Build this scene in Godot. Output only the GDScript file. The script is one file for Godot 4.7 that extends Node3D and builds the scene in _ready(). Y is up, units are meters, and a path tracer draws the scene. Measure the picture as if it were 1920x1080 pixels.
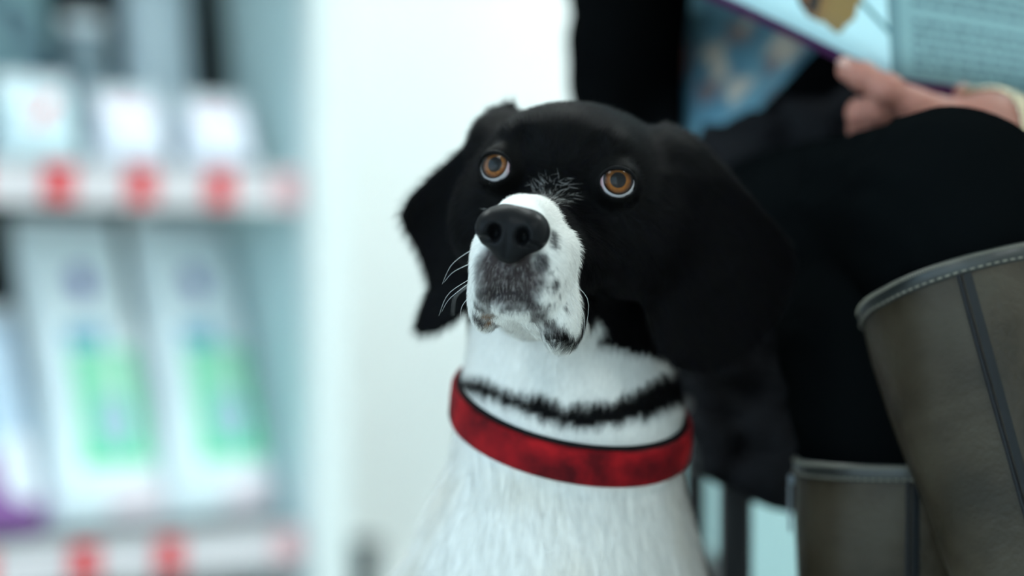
extends Node3D
# A black and white hound waits beside a seated woman in a pet shop.
# Units: metres. Camera at (0, EYE, 0) looking along -z. Helper at(px, py, d) gives the point that lies d metres in front of it.

const F := 4529.0
const EYE := 0.51
const HEAD := Vector3(0.02465, 0.5697, -1.276)      # point between the dog's eyes

var rng := RandomNumberGenerator.new()
var noise := FastNoiseLite.new()
var names := {}
var M := {}

func _ready():
	rng.seed = 7
	noise.seed = 3
	noise.frequency = 1.0
	noise.fractal_octaves = 2
	camera_and_light()
	materials()
	var t := Time.get_ticks_msec()
	build_room()
	build_shelf()
	t = lap("room", t)
	build_chair()
	build_person()
	build_magazine()
	t = lap("person", t)
	build_dog()
	t = lap("dog", t)

func lap(what, t):
	var now := Time.get_ticks_msec()
	print(what, " ", now - t, " ms")
	return now

# ------------------------------------------------------------------ camera, sky, lights, exposure
func camera_and_light():
	var cam := Camera3D.new()
	cam.name = "camera"
	cam.position = Vector3(0, EYE, 0)
	cam.fov = rad_to_deg(2.0 * atan(540.0 / F))
	cam.near = 0.05
	cam.far = 100.0
	var ca := CameraAttributesPhysical.new()
	ca.frustum_focal_length = 12.0 / (540.0 / F)
	ca.frustum_focus_distance = 1.23
	ca.frustum_near = 0.05
	ca.frustum_far = 100.0
	ca.exposure_aperture = 2.9
	cam.attributes = ca
	add_child(cam)
	cam.current = true
	var we := WorldEnvironment.new()
	we.name = "world_environment"
	var e := Environment.new()
	e.background_mode = Environment.BG_SKY
	var sky := Sky.new()
	var sm := ProceduralSkyMaterial.new()
	sm.sky_top_color = Color(0.62, 0.80, 0.92)
	sm.sky_horizon_color = Color(0.88, 0.945, 0.965)
	sm.ground_bottom_color = Color(0.35, 0.38, 0.38)
	sm.ground_horizon_color = Color(0.5, 0.54, 0.54)
	sm.sky_energy_multiplier = 1.8
	sm.ground_energy_multiplier = 1.0
	sky.sky_material = sm
	e.sky = sky
	e.tonemap_mode = Environment.TONE_MAPPER_LINEAR
	e.tonemap_exposure = 1.23
	e.sdfgi_enabled = true
	e.ssao_enabled = true
	e.ssil_enabled = true
	we.environment = e
	add_child(we)

# ------------------------------------------------------------------ helpers
func at(px: float, py: float, d: float) -> Vector3:
	return Vector3((px - 960.0) * d / F, EYE - (py - 540.0) * d / F, -d)

func numbered(called: String) -> String:
	if not names.has(called):
		names[called] = 0
		return called
	names[called] += 1
	return "%s_%03d" % [called, names[called]]

func thing(called: String, label: String, category: String, pos := Vector3.ZERO, group := "") -> Node3D:
	var o := Node3D.new()
	o.name = numbered(called)
	add_child(o)
	o.position = pos
	tag(o, label, category, group)
	return o

func tag(o: Node, label: String, category: String, group := ""):
	o.set_meta("label", label)
	o.set_meta("category", category)
	if group != "":
		o.set_meta("group", group)

func mi(called: String, mesh: Mesh, mat: Material, parent: Node = null, label := "") -> MeshInstance3D:
	var o := MeshInstance3D.new()
	o.mesh = mesh
	o.material_override = mat
	o.cast_shadow = GeometryInstance3D.SHADOW_CASTING_SETTING_ON
	if parent == null:
		o.name = numbered(called)
		add_child(o)
	else:
		o.name = called
		parent.add_child(o, true)
	if label != "":
		o.set_meta("label", label)
	return o

func structure(called: String, mesh: Mesh, mat: Material) -> MeshInstance3D:
	var o := mi(called, mesh, mat)
	o.set_meta("kind", "structure")
	return o

func arr_mesh(v: PackedVector3Array, n: PackedVector3Array, idx: PackedInt32Array, uv = null, col = null) -> ArrayMesh:
	var a := []
	a.resize(Mesh.ARRAY_MAX)
	a[Mesh.ARRAY_VERTEX] = v
	a[Mesh.ARRAY_NORMAL] = n
	a[Mesh.ARRAY_INDEX] = idx
	if uv != null:
		a[Mesh.ARRAY_TEX_UV] = uv
	if col != null:
		a[Mesh.ARRAY_COLOR] = col
	var m := ArrayMesh.new()
	m.add_surface_from_arrays(Mesh.PRIMITIVE_TRIANGLES, a)
	return m

# a box with chamfered edges, axis aligned, centre c
func add_box(st: SurfaceTool, c: Vector3, s: Vector3, bev := 0.002, basis := Basis()):
	var h := s * 0.5
	var b: float = minf(bev, minf(h.x, minf(h.y, h.z)) * 0.9)
	var pts := {}
	for sx in [-1, 1]:
		for sy in [-1, 1]:
			for sz in [-1, 1]:
				var k := Vector3(sx, sy, sz)
				pts[[sx, sy, sz, 0]] = c + basis * (k * Vector3(h.x, h.y - b, h.z - b))
				pts[[sx, sy, sz, 1]] = c + basis * (k * Vector3(h.x - b, h.y, h.z - b))
				pts[[sx, sy, sz, 2]] = c + basis * (k * Vector3(h.x - b, h.y - b, h.z))
	var ax := [[1, 2], [2, 0], [0, 1]]
	for a in 3:
		for s0 in [-1, 1]:
			var q := []
			for k in [[-1, -1], [1, -1], [1, 1], [-1, 1]]:
				var key := [0, 0, 0, a]
				key[a] = s0
				key[ax[a][0]] = k[0]
				key[ax[a][1]] = k[1]
				q.append(pts[key])
			poly(st, q, s0 > 0)
		# edges parallel to axis a
		var u: int = ax[a][0]
		var w: int = ax[a][1]
		for su in [-1, 1]:
			for sw in [-1, 1]:
				var e := []
				for k in [[-1, u], [1, u], [1, w], [-1, w]]:
					var key := [0, 0, 0, k[1]]
					key[a] = k[0]
					key[u] = su
					key[w] = sw
					e.append(pts[key])
				poly(st, e, su * sw < 0)
	for sx in [-1, 1]:
		for sy in [-1, 1]:
			for sz in [-1, 1]:
				poly(st, [pts[[sx, sy, sz, 0]], pts[[sx, sy, sz, 1]], pts[[sx, sy, sz, 2]]], sx * sy * sz > 0)

# flat polygon; ccw true: the points run counter-clockwise seen from outside
func poly(st: SurfaceTool, q: Array, ccw := true):
	st.set_smooth_group(-1)
	for k in range(1, q.size() - 1):
		var tri := [q[0], q[k + 1], q[k]] if ccw else [q[0], q[k], q[k + 1]]
		for p in tri:
			st.set_uv(Vector2(p.x, p.y))
			st.add_vertex(p)

func begin() -> SurfaceTool:
	var st := SurfaceTool.new()
	st.begin(Mesh.PRIMITIVE_TRIANGLES)
	return st

func done(st: SurfaceTool) -> ArrayMesh:
	st.generate_normals()
	return st.commit()

func box(size: Vector3, c := Vector3.ZERO, bev := 0.002, basis := Basis()) -> ArrayMesh:
	var st := begin()
	add_box(st, c, size, bev, basis)
	return done(st)

# a grid of points rows x cols (closed round when wrap) as a smooth mesh; normals towards the right of rows x cols
func grid_mesh(rows: Array, wrap := false, uvs = null, flip := false, cap := false) -> ArrayMesh:
	var st := begin()
	grid_add(st, rows, wrap, uvs, flip)
	if cap:
		for e in [0, rows.size() - 1]:
			var c := Vector3.ZERO
			for p in rows[e]:
				c += p
			c /= rows[e].size()
			var n: int = rows[e].size()
			for k in n:
				var a = rows[e][k]
				var b = rows[e][(k + 1) % n]
				var tri := [c, a, b] if (e == 0) != flip else [c, b, a]
				st.set_smooth_group(-1)
				for p in tri:
					st.set_uv(Vector2.ZERO)
					st.add_vertex(p)
	return done(st)

func grid_add(st: SurfaceTool, rows: Array, wrap := false, uvs = null, flip := false):
	st.set_smooth_group(0)
	var n: int = rows[0].size()
	for r in rows.size() - 1:
		for k in (n if wrap else n - 1):
			var k2: int = (k + 1) % n
			var q := [[r, k, k], [r, k2, k + 1], [r + 1, k2, k + 1], [r + 1, k, k]]
			var order := [0, 1, 2, 0, 2, 3] if flip else [0, 2, 1, 0, 3, 2]
			for o in order:
				var c = q[o]
				if uvs != null:
					st.set_uv(uvs[c[0]][c[2]])
				else:
					st.set_uv(Vector2(float(c[2]) / n, float(c[0]) / rows.size()))
				st.add_vertex(rows[c[0]][c[1]])

# tube along points with radii
func tube_rows(pts: Array, rad: Array, sides := 8) -> Array:
	var rows := []
	var up := Vector3.UP
	for i in pts.size():
		var t: Vector3 = (pts[mini(i + 1, pts.size() - 1)] - pts[maxi(i - 1, 0)]).normalized()
		if absf(t.dot(up)) > 0.95:
			up = Vector3.RIGHT if absf(t.x) < 0.8 else Vector3.BACK
		var s := t.cross(up).normalized()
		up = s.cross(t).normalized()
		var row := []
		for k in sides:
			var a := TAU * k / sides
			row.append(pts[i] + (s * cos(a) + up * sin(a)) * rad[i])
		rows.append(row)
	return rows

func tube(pts: Array, rad: Array, sides := 8) -> ArrayMesh:
	return grid_mesh(tube_rows(pts, rad, sides), true, null, false, true)

func curve(pts: Array, n: int) -> Array:
	var out := []
	var m := pts.size()
	for i in n:
		var t := float(i) / (n - 1) * (m - 1)
		var k: int = mini(int(t), m - 2)
		var u := t - k
		out.append(pts[k].cubic_interpolate(pts[k + 1], pts[maxi(k - 1, 0)], pts[mini(k + 2, m - 1)], u))
	return out

# ------------------------------------------------------------------ signed distances
static func smin(a: float, b: float, k: float) -> float:
	var h := k - absf(a - b)
	if h <= 0.0:
		return minf(a, b)
	return minf(a, b) - h * h * 0.25 / k

static func smax(a: float, b: float, k: float) -> float:
	return -smin(-a, -b, k)

static func ell(p: Vector3, c: Vector3, r: Vector3) -> float:
	var q := (p - c) / r
	var k0 := q.length()
	var k1 := (q / r).length()
	return k0 * (k0 - 1.0) / maxf(k1, 1e-6)

static func cone(p: Vector3, a: Vector3, b: Vector3, ra: float, rb: float) -> float:
	var ab := b - a
	var t := clampf((p - a).dot(ab) / ab.length_squared(), 0.0, 1.0)
	return (p - a - ab * t).length() - lerpf(ra, rb, t)

static func poly2(p: Vector2, v: PackedVector2Array) -> float:
	var n := v.size()
	var d := (p - v[0]).length_squared()
	var s := 1.0
	var j := n - 1
	for i in n:
		var e := v[j] - v[i]
		var w := p - v[i]
		d = minf(d, (w - e * clampf(w.dot(e) / e.length_squared(), 0.0, 1.0)).length_squared())
		var c1 := p.y >= v[i].y
		var c2 := p.y < v[j].y
		var c3 := e.x * w.y > e.y * w.x
		if (c1 and c2 and c3) or (not c1 and not c2 and not c3):
			s = -s
		j = i
	return s * sqrt(d)

# surface nets: visits only the blocks near the surface; every vertex is then pulled onto it
func net(f: Callable, lo: Vector3, hi: Vector3, h: float, slack := 1.3, outside = null) -> Dictionary:
	var nb := Vector3i(((hi - lo) / (h * 4.0)).ceil())
	var nx: int = nb.x * 4 + 1
	var ny: int = nb.y * 4 + 1
	var nz: int = nb.z * 4 + 1
	var sy := nx
	var sz := nx * ny
	var val := PackedFloat32Array()
	val.resize(nx * ny * nz)
	val.fill(1e9)
	var reach := 4.0 * h * 0.866 * slack
	var active := []
	for bz in nb.z:
		for by in nb.y:
			for bx in nb.x:
				var c := lo + Vector3(bx + 0.5, by + 0.5, bz + 0.5) * (4.0 * h)
				if absf(f.call(c)) < reach:
					active.append(Vector3i(bx * 4, by * 4, bz * 4))
	for b in active:
		for z in range(b.z, b.z + 5):
			for y in range(b.y, b.y + 5):
				var k: int = b.x + y * sy + z * sz
				for x in 5:
					if val[k + x] > 1e8:
						val[k + x] = f.call(lo + Vector3(b.x + x, y, z) * h)
	var cell := PackedInt32Array()
	cell.resize(nx * ny * nz)
	cell.fill(-1)
	var off := [0, 1, sy, sy + 1, sz, sz + 1, sz + sy, sz + sy + 1]
	var cor := [Vector3(0, 0, 0), Vector3(1, 0, 0), Vector3(0, 1, 0), Vector3(1, 1, 0), Vector3(0, 0, 1), Vector3(1, 0, 1), Vector3(0, 1, 1), Vector3(1, 1, 1)]
	var edges := [[0, 1], [2, 3], [4, 5], [6, 7], [0, 2], [1, 3], [4, 6], [5, 7], [0, 4], [1, 5], [2, 6], [3, 7]]
	var v := PackedVector3Array()
	var used := PackedInt32Array()
	for b in active:
		for z in range(b.z, b.z + 4):
			for y in range(b.y, b.y + 4):
				for x in range(b.x, b.x + 4):
					var k: int = x + y * sy + z * sz
					var neg := 0
					for o in off:
						if val[k + o] < 0.0:
							neg += 1
					if neg == 0 or neg == 8:
						continue
					var s := Vector3.ZERO
					var n := 0
					for e in edges:
						var a: float = val[k + off[e[0]]]
						var c: float = val[k + off[e[1]]]
						if (a < 0.0) != (c < 0.0):
							s += cor[e[0]].lerp(cor[e[1]], a / (a - c))
							n += 1
					cell[k] = v.size()
					used.append(k)
					v.append(lo + (Vector3(x, y, z) + s / n) * h)
	var idx := PackedInt32Array()
	var axes := [[1, sy, sz], [sy, sz, 1], [sz, 1, sy]]
	for k in used:
		for a in axes:
			var v0: float = val[k]
			var v1: float = val[k + a[0]]
			if (v0 < 0.0) == (v1 < 0.0):
				continue
			var q0: int = cell[k - a[1] - a[2]]
			var q1: int = cell[k - a[2]]
			var q2: int = cell[k]
			var q3: int = cell[k - a[1]]
			if q0 < 0 or q1 < 0 or q2 < 0 or q3 < 0:
				continue
			if v0 < 0.0:
				idx.append_array([q0, q3, q2, q0, q2, q1])
			else:
				idx.append_array([q0, q2, q3, q0, q1, q2])
	var nn := PackedVector3Array()
	nn.resize(v.size())
	var eps := h * 0.3
	for i in v.size():
		var p := v[i]
		var d: float = f.call(p)
		var g := Vector3(f.call(p + Vector3(eps, 0, 0)) - d, f.call(p + Vector3(0, eps, 0)) - d, f.call(p + Vector3(0, 0, eps)) - d) / eps
		var l := maxf(g.length_squared(), 0.05)
		var step := g * (d / l)
		v[i] = p - step.limit_length(h)
		nn[i] = g.normalized()
	return {"v": v, "n": nn, "i": idx}

# brings a net from its own frame (scale s, origin o) to another node's frame
func placed_mesh(d: Dictionary, s: float, o: Vector3, col = null) -> ArrayMesh:
	var v := PackedVector3Array()
	v.resize(d.v.size())
	for i in v.size():
		v[i] = d.v[i] * s + o
	return arr_mesh(v, d.n, d.i, null, col)

# ------------------------------------------------------------------ materials
func mat(color: Color, rough := 0.6, spec := 0.5, metal := 0.0) -> StandardMaterial3D:
	var m := StandardMaterial3D.new()
	m.albedo_color = color.linear_to_srgb()
	m.roughness = rough
	m.metallic = metal
	m.metallic_specular = spec
	return m

func noise_tex(freq: float, octaves := 4, normal := false, strength := 4.0, ramp = null, sd := 1, cellular := false) -> NoiseTexture2D:
	var t := NoiseTexture2D.new()
	var n := FastNoiseLite.new()
	n.seed = sd
	n.frequency = freq
	n.fractal_octaves = octaves
	if cellular:
		n.noise_type = FastNoiseLite.TYPE_CELLULAR
		n.cellular_return_type = FastNoiseLite.RETURN_DISTANCE2_SUB
	t.noise = n
	t.width = 512
	t.height = 512
	t.seamless = true
	if normal:
		t.as_normal_map = true
		t.bump_strength = strength
	if ramp != null:
		var g := Gradient.new()
		g.offsets = PackedFloat32Array(ramp[0])
		g.colors = PackedColorArray(ramp[1])
		t.color_ramp = g
	return t

func tri(m: StandardMaterial3D, scale: float) -> StandardMaterial3D:
	m.uv1_triplanar = true
	m.uv1_scale = Vector3.ONE * scale
	return m

func materials():
	M.coat = mat(Color.WHITE, 0.55, 0.12)
	M.coat.vertex_color_use_as_albedo = true
	M.hair = mat(Color.WHITE, 0.5, 0.13)
	M.hair.vertex_color_use_as_albedo = true
	M.nose = tri(mat(Color(0.0045, 0.005, 0.006), 0.38, 0.2), 55.0)
	M.nose.normal_enabled = true
	M.nose.normal_texture = noise_tex(0.05, 2, true, 5.0, null, 5, true)
	M.nose.normal_scale = 0.35
	M.sclera = mat(Color(0.60, 0.56, 0.58), 0.12, 0.6)
	M.sclera.vertex_color_use_as_albedo = true
	M.sclera.albedo_color = Color.WHITE
	M.iris = mat(Color.WHITE, 0.5, 0.2)
	M.iris.vertex_color_use_as_albedo = true
	M.pupil = mat(Color(0.002, 0.002, 0.003), 0.4, 0.2)
	M.cornea = mat(Color(1, 1, 1, 1), 0.01, 0.27)
	M.cornea.albedo_color = Color(0.05, 0.05, 0.05, 0.002)
	M.cornea.transparency = BaseMaterial3D.TRANSPARENCY_ALPHA
	M.lid = mat(Color(0.004, 0.004, 0.0045), 0.45, 0.18)
	M.whisker = mat(Color(0.75, 0.76, 0.75), 0.35, 0.5)
	# collar
	M.collar = tri(mat(Color.WHITE, 0.85, 0.25), 9.0)
	M.collar.albedo_texture = noise_tex(0.008, 5, false, 1, [[0.25, 0.5, 0.8], [Color(0.27, 0.035, 0.055), Color(0.44, 0.05, 0.08), Color(0.57, 0.075, 0.10)]], 11)
	M.collar.normal_enabled = true
	M.collar.normal_texture = noise_tex(0.12, 3, true, 4.0, null, 12)
	M.collar.normal_scale = 0.5
	M.lining = mat(Color(0.006, 0.007, 0.008), 0.8, 0.2)
	M.metal = mat(Color(0.55, 0.55, 0.56), 0.25, 0.5, 1.0)
	# boots
	M.leather = tri(mat(Color.WHITE, 0.5, 0.36), 7.0)
	M.leather.albedo_texture = noise_tex(0.0045, 5, false, 1, [[0.2, 0.5, 0.8], [Color(0.12, 0.10, 0.055), Color(0.178, 0.152, 0.108), Color(0.215, 0.193, 0.15)]], 21)
	M.leather.normal_enabled = true
	M.leather.normal_texture = noise_tex(0.05, 3, true, 5.0, null, 22, true)
	M.leather.normal_scale = 0.4
	M.band = tri(mat(Color.WHITE, 0.42, 0.5), 5.0)
	M.band.albedo_texture = noise_tex(0.01, 4, false, 1, [[0.2, 0.8], [Color(0.095, 0.11, 0.108), Color(0.145, 0.16, 0.15)]], 23)
	M.piping = mat(Color(0.006, 0.007, 0.009), 0.5, 0.3)
	M.seam = mat(Color(0.009, 0.011, 0.013), 0.55, 0.3)
	M.thread = mat(Color(0.20, 0.19, 0.155), 0.8, 0.3)
	M.sole = mat(Color(0.012, 0.011, 0.010), 0.7, 0.3)
	# clothes
	M.trousers = tri(mat(Color(0.0026, 0.0034, 0.0038), 0.9, 0.1), 30.0)
	M.trousers.specular_mode = BaseMaterial3D.SPECULAR_DISABLED
	M.trousers.normal_enabled = true
	M.trousers.normal_texture = noise_tex(0.06, 3, true, 3.0, null, 31)
	M.trousers.normal_scale = 0.3
	M.jacket = mat(Color(0.0026, 0.003, 0.0034), 0.9, 0.1)
	M.jacket.specular_mode = BaseMaterial3D.SPECULAR_DISABLED
	M.plush = mat(Color(0.015, 0.015, 0.0165), 0.9, 0.1)
	M.plush.specular_mode = BaseMaterial3D.SPECULAR_DISABLED
	M.skin = mat(Color(0.35, 0.148, 0.112), 0.5, 0.4)
	M.skin.subsurf_scatter_enabled = true
	M.skin.subsurf_scatter_strength = 0.15
	M.nail = mat(Color(0.55, 0.33, 0.28), 0.25, 0.5)
	M.gold = mat(Color(0.75, 0.62, 0.42), 0.22, 0.5, 1.0)
	M.hairdark = mat(Color(0.03, 0.018, 0.012), 0.6, 0.3)
	M.black = mat(Color(0.006, 0.006, 0.007), 0.5, 0.4)
	# room
	M.wall = tri(mat(Color(0.885, 0.895, 0.885), 0.8, 0.3), 2.0)
	M.wall.normal_enabled = true
	M.wall.normal_texture = noise_tex(0.1, 3, true, 1.5, null, 41)
	M.wall.normal_scale = 0.15
	M.ceiling = mat(Color(0.80, 0.84, 0.83), 0.9, 0.2)
	M.tile = tri(mat(Color.WHITE, 0.35, 0.4), 0.8)
	M.tile.albedo_texture = noise_tex(0.02, 5, false, 1, [[0.2, 0.8], [Color(0.72, 0.75, 0.74), Color(0.80, 0.82, 0.81)]], 42)
	M.white = mat(Color(0.74, 0.80, 0.80), 0.45, 0.4)
	M.grey = mat(Color(0.22, 0.25, 0.26), 0.5, 0.4)
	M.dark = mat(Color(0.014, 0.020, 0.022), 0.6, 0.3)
	M.red = mat(Color(0.70, 0.035, 0.05), 0.5, 0.4)
	M.endpanel = mat(Color(0.50, 0.66, 0.68), 0.4, 0.4)
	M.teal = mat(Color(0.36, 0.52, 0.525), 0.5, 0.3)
	M.rail = mat(Color(0.72, 0.68, 0.71), 0.45, 0.4)
	M.pink = mat(Color(0.72, 0.42, 0.45), 0.5, 0.4)
	M.seal = mat(Color(0.66, 0.72, 0.76), 0.35, 0.5)
	M.bag_pale = mat(Color(0.42, 0.52, 0.58), 0.4, 0.4)
	M.bag_slate = mat(Color(0.15, 0.22, 0.26), 0.4, 0.4)
	M.bag_mottled = tri(mat(Color.WHITE, 0.4, 0.4), 3.0)
	M.bag_mottled.albedo_texture = noise_tex(0.01, 2, false, 1, [[0.35, 0.6], [Color(0.25, 0.36, 0.42), Color(0.52, 0.66, 0.68)]], 51)
	M.blouse = mat(Color.WHITE, 0.7, 0.3)
	M.blouse.vertex_color_use_as_albedo = true
	M.purple = mat(Color(0.055, 0.012, 0.06), 0.6, 0.3)
	M.zip = mat(Color(0.22, 0.26, 0.30), 0.35, 0.5, 0.6)
	M.glass = mat(Color.WHITE, 0.0, 0.5)
	M.glass.albedo_color = Color(1, 1, 1, 0.03)
	M.glass.transparency = BaseMaterial3D.TRANSPARENCY_ALPHA
	M.panel = mat(Color(0.9, 0.95, 0.95), 0.5, 0.3)
	M.panel.emission_enabled = true
	M.panel.emission = Color(0.93, 1.0, 0.99)
	M.panel.emission_energy_multiplier = 12.0

# ------------------------------------------------------------------ the room
const RX0 := -3.0
const RX1 := 3.2
const RZ0 := -3.75
const RZ1 := 3.2
const RH := 2.9

func build_room():
	var cx := (RX0 + RX1) / 2
	var cz := (RZ0 + RZ1) / 2
	var lx := RX1 - RX0
	var lz := RZ1 - RZ0
	var fl := structure("floor", box(Vector3(lx + 0.4, 0.1, lz + 0.4), Vector3(cx, -0.056, cz), 0.001), M.grey)
	# floor tiles, 60 cm, with recessed joints
	var tm := box(Vector3(0.595, 0.01, 0.595), Vector3.ZERO, 0.002)
	for i in 11:
		for k in 12:
			var o := mi("floor_tile", tm, M.tile, fl)
			o.position = Vector3(RX0 + 0.3 + i * 0.6, -0.005, RZ0 + 0.3 + k * 0.6)
	structure("ceiling", box(Vector3(lx + 0.4, 0.1, lz + 0.4), Vector3(cx, RH + 0.05, cz), 0.001), M.ceiling)
	structure("wall_back", box(Vector3(lx + 0.4, RH, 0.2), Vector3(cx, RH / 2, RZ0 - 0.1), 0.001), M.wall)
	structure("wall_right", box(Vector3(0.2, RH, lz), Vector3(RX1 + 0.1, RH / 2, cz), 0.001), M.wall)
	structure("baseboard_back", box(Vector3(lx, 0.07, 0.015), Vector3(cx, 0.035, RZ0 + 0.0076), 0.003), M.white)
	# the shop window in the wall at the dog's right and the one behind the camera
	wall_with_window("wall_left", "window_1", Vector3(RX0 - 0.1, 0, 0), true, -1.3, 2.9, RZ0, RZ1)
	wall_with_window("wall_front", "window_2", Vector3(0, 0, RZ1 + 0.1), false, -2.4, 0.4, RX0 - 0.2, RX1 + 0.2)
	# ceiling lights
	for p in [[-1.3, -2.7, "above the shelving unit"], [0.1, -2.7, "above the bare white wall beside the shelving unit"], [1.6, -2.7, "above the wall behind the seated woman"], [-1.3, 0.6, "nearest the shop window in the side wall"], [1.5, 0.6, "in the far corner from the shelving unit"]]:
		var lampx: float = p[0]
		var lampz: float = p[1]
		var o := thing("ceiling_light", "square white ceiling panel light " + p[2], "light", Vector3(lampx, RH, lampz), "ceiling panel lights")
		var st := begin()
		for s in [-1, 1]:
			add_box(st, Vector3(s * 0.295, -0.012, 0), Vector3(0.03, 0.024, 0.62), 0.002)
			add_box(st, Vector3(0, -0.012, s * 0.295), Vector3(0.56, 0.024, 0.03), 0.002)
		mi("frame", done(st), M.white, o)
		mi("diffuser_panel", box(Vector3(0.56, 0.01, 0.56), Vector3(0, -0.008, 0), 0.001), M.panel, o)
		var l := AreaLight3D.new()
		l.name = "panel_glow"
		l.area_size = Vector2(0.56, 0.56)
		l.light_color = Color(0.985, 1.0, 0.995)
		l.light_energy = 1.75
		l.area_normalize_energy = true
		l.shadow_enabled = true
		o.add_child(l)
		l.rotation.x = -PI / 2
		l.position.y = -0.03

func wall_with_window(wall: String, win: String, pos: Vector3, along_z: bool, a: float, b: float, lo: float, hi: float):
	var y0 := 0.45
	var y1 := 2.65
	var st := begin()
	var parts := [[lo, a, 0.0, RH], [b, hi, 0.0, RH], [a, b, 0.0, y0], [a, b, y1, RH]]
	for r in parts:
		var c := Vector3(0, (r[2] + r[3]) / 2, (r[0] + r[1]) / 2)
		var s := Vector3(0.2, r[3] - r[2], r[1] - r[0])
		if not along_z:
			c = Vector3(c.z, c.y, 0)
			s = Vector3(s.z, s.y, s.x)
		add_box(st, c + pos, s, 0.001)
	structure(wall, done(st), M.wall)
	var o := Node3D.new()
	o.name = win
	add_child(o)
	o.set_meta("kind", "structure")
	o.position = pos
	var fr := begin()
	var n := 3
	for k in n + 1:
		var z: float = lerp(a, b, float(k) / n)
		var c := Vector3(0, (y0 + y1) / 2, z)
		var s := Vector3(0.06, y1 - y0, 0.06)
		add_box(fr, c if along_z else Vector3(c.z, c.y, 0), s, 0.004)
	for y in [y0, y1]:
		var c := Vector3(0, y, (a + b) / 2)
		var s := Vector3(0.06, 0.06, b - a)
		add_box(fr, c if along_z else Vector3(c.z, c.y, 0), s if along_z else Vector3(s.z, s.y, s.x), 0.004)
	mi("window_frame", done(fr), M.grey, o)
	for k in n:
		var z: float = lerp(a, b, (k + 0.5) / n)
		var q := QuadMesh.new()
		q.size = Vector2((b - a) / n - 0.06, y1 - y0 - 0.06)
		var g := mi("pane", q, M.glass, o)
		g.position = Vector3(0, (y0 + y1) / 2, z) if along_z else Vector3(z, (y0 + y1) / 2, 0)
		g.rotation.y = PI / 2 if along_z else PI

# ------------------------------------------------------------------ the shelf with bags of pet food
const SHELF_X := Vector3(0.766, 0, -0.643)       # along the shelf, away to its end
const SHELF_Z := Vector3(0.643, 0, 0.766)        # out of its front
const SHELF_END := Vector3(-0.289, 0, -3.15)

func on_shelf(x: float, y: float, z: float) -> Vector3:
	return SHELF_END + SHELF_X * x + SHELF_Z * z + Vector3(0, y, 0)

func shelf_basis() -> Basis:
	return Basis(SHELF_X, Vector3.UP, SHELF_Z)

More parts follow.
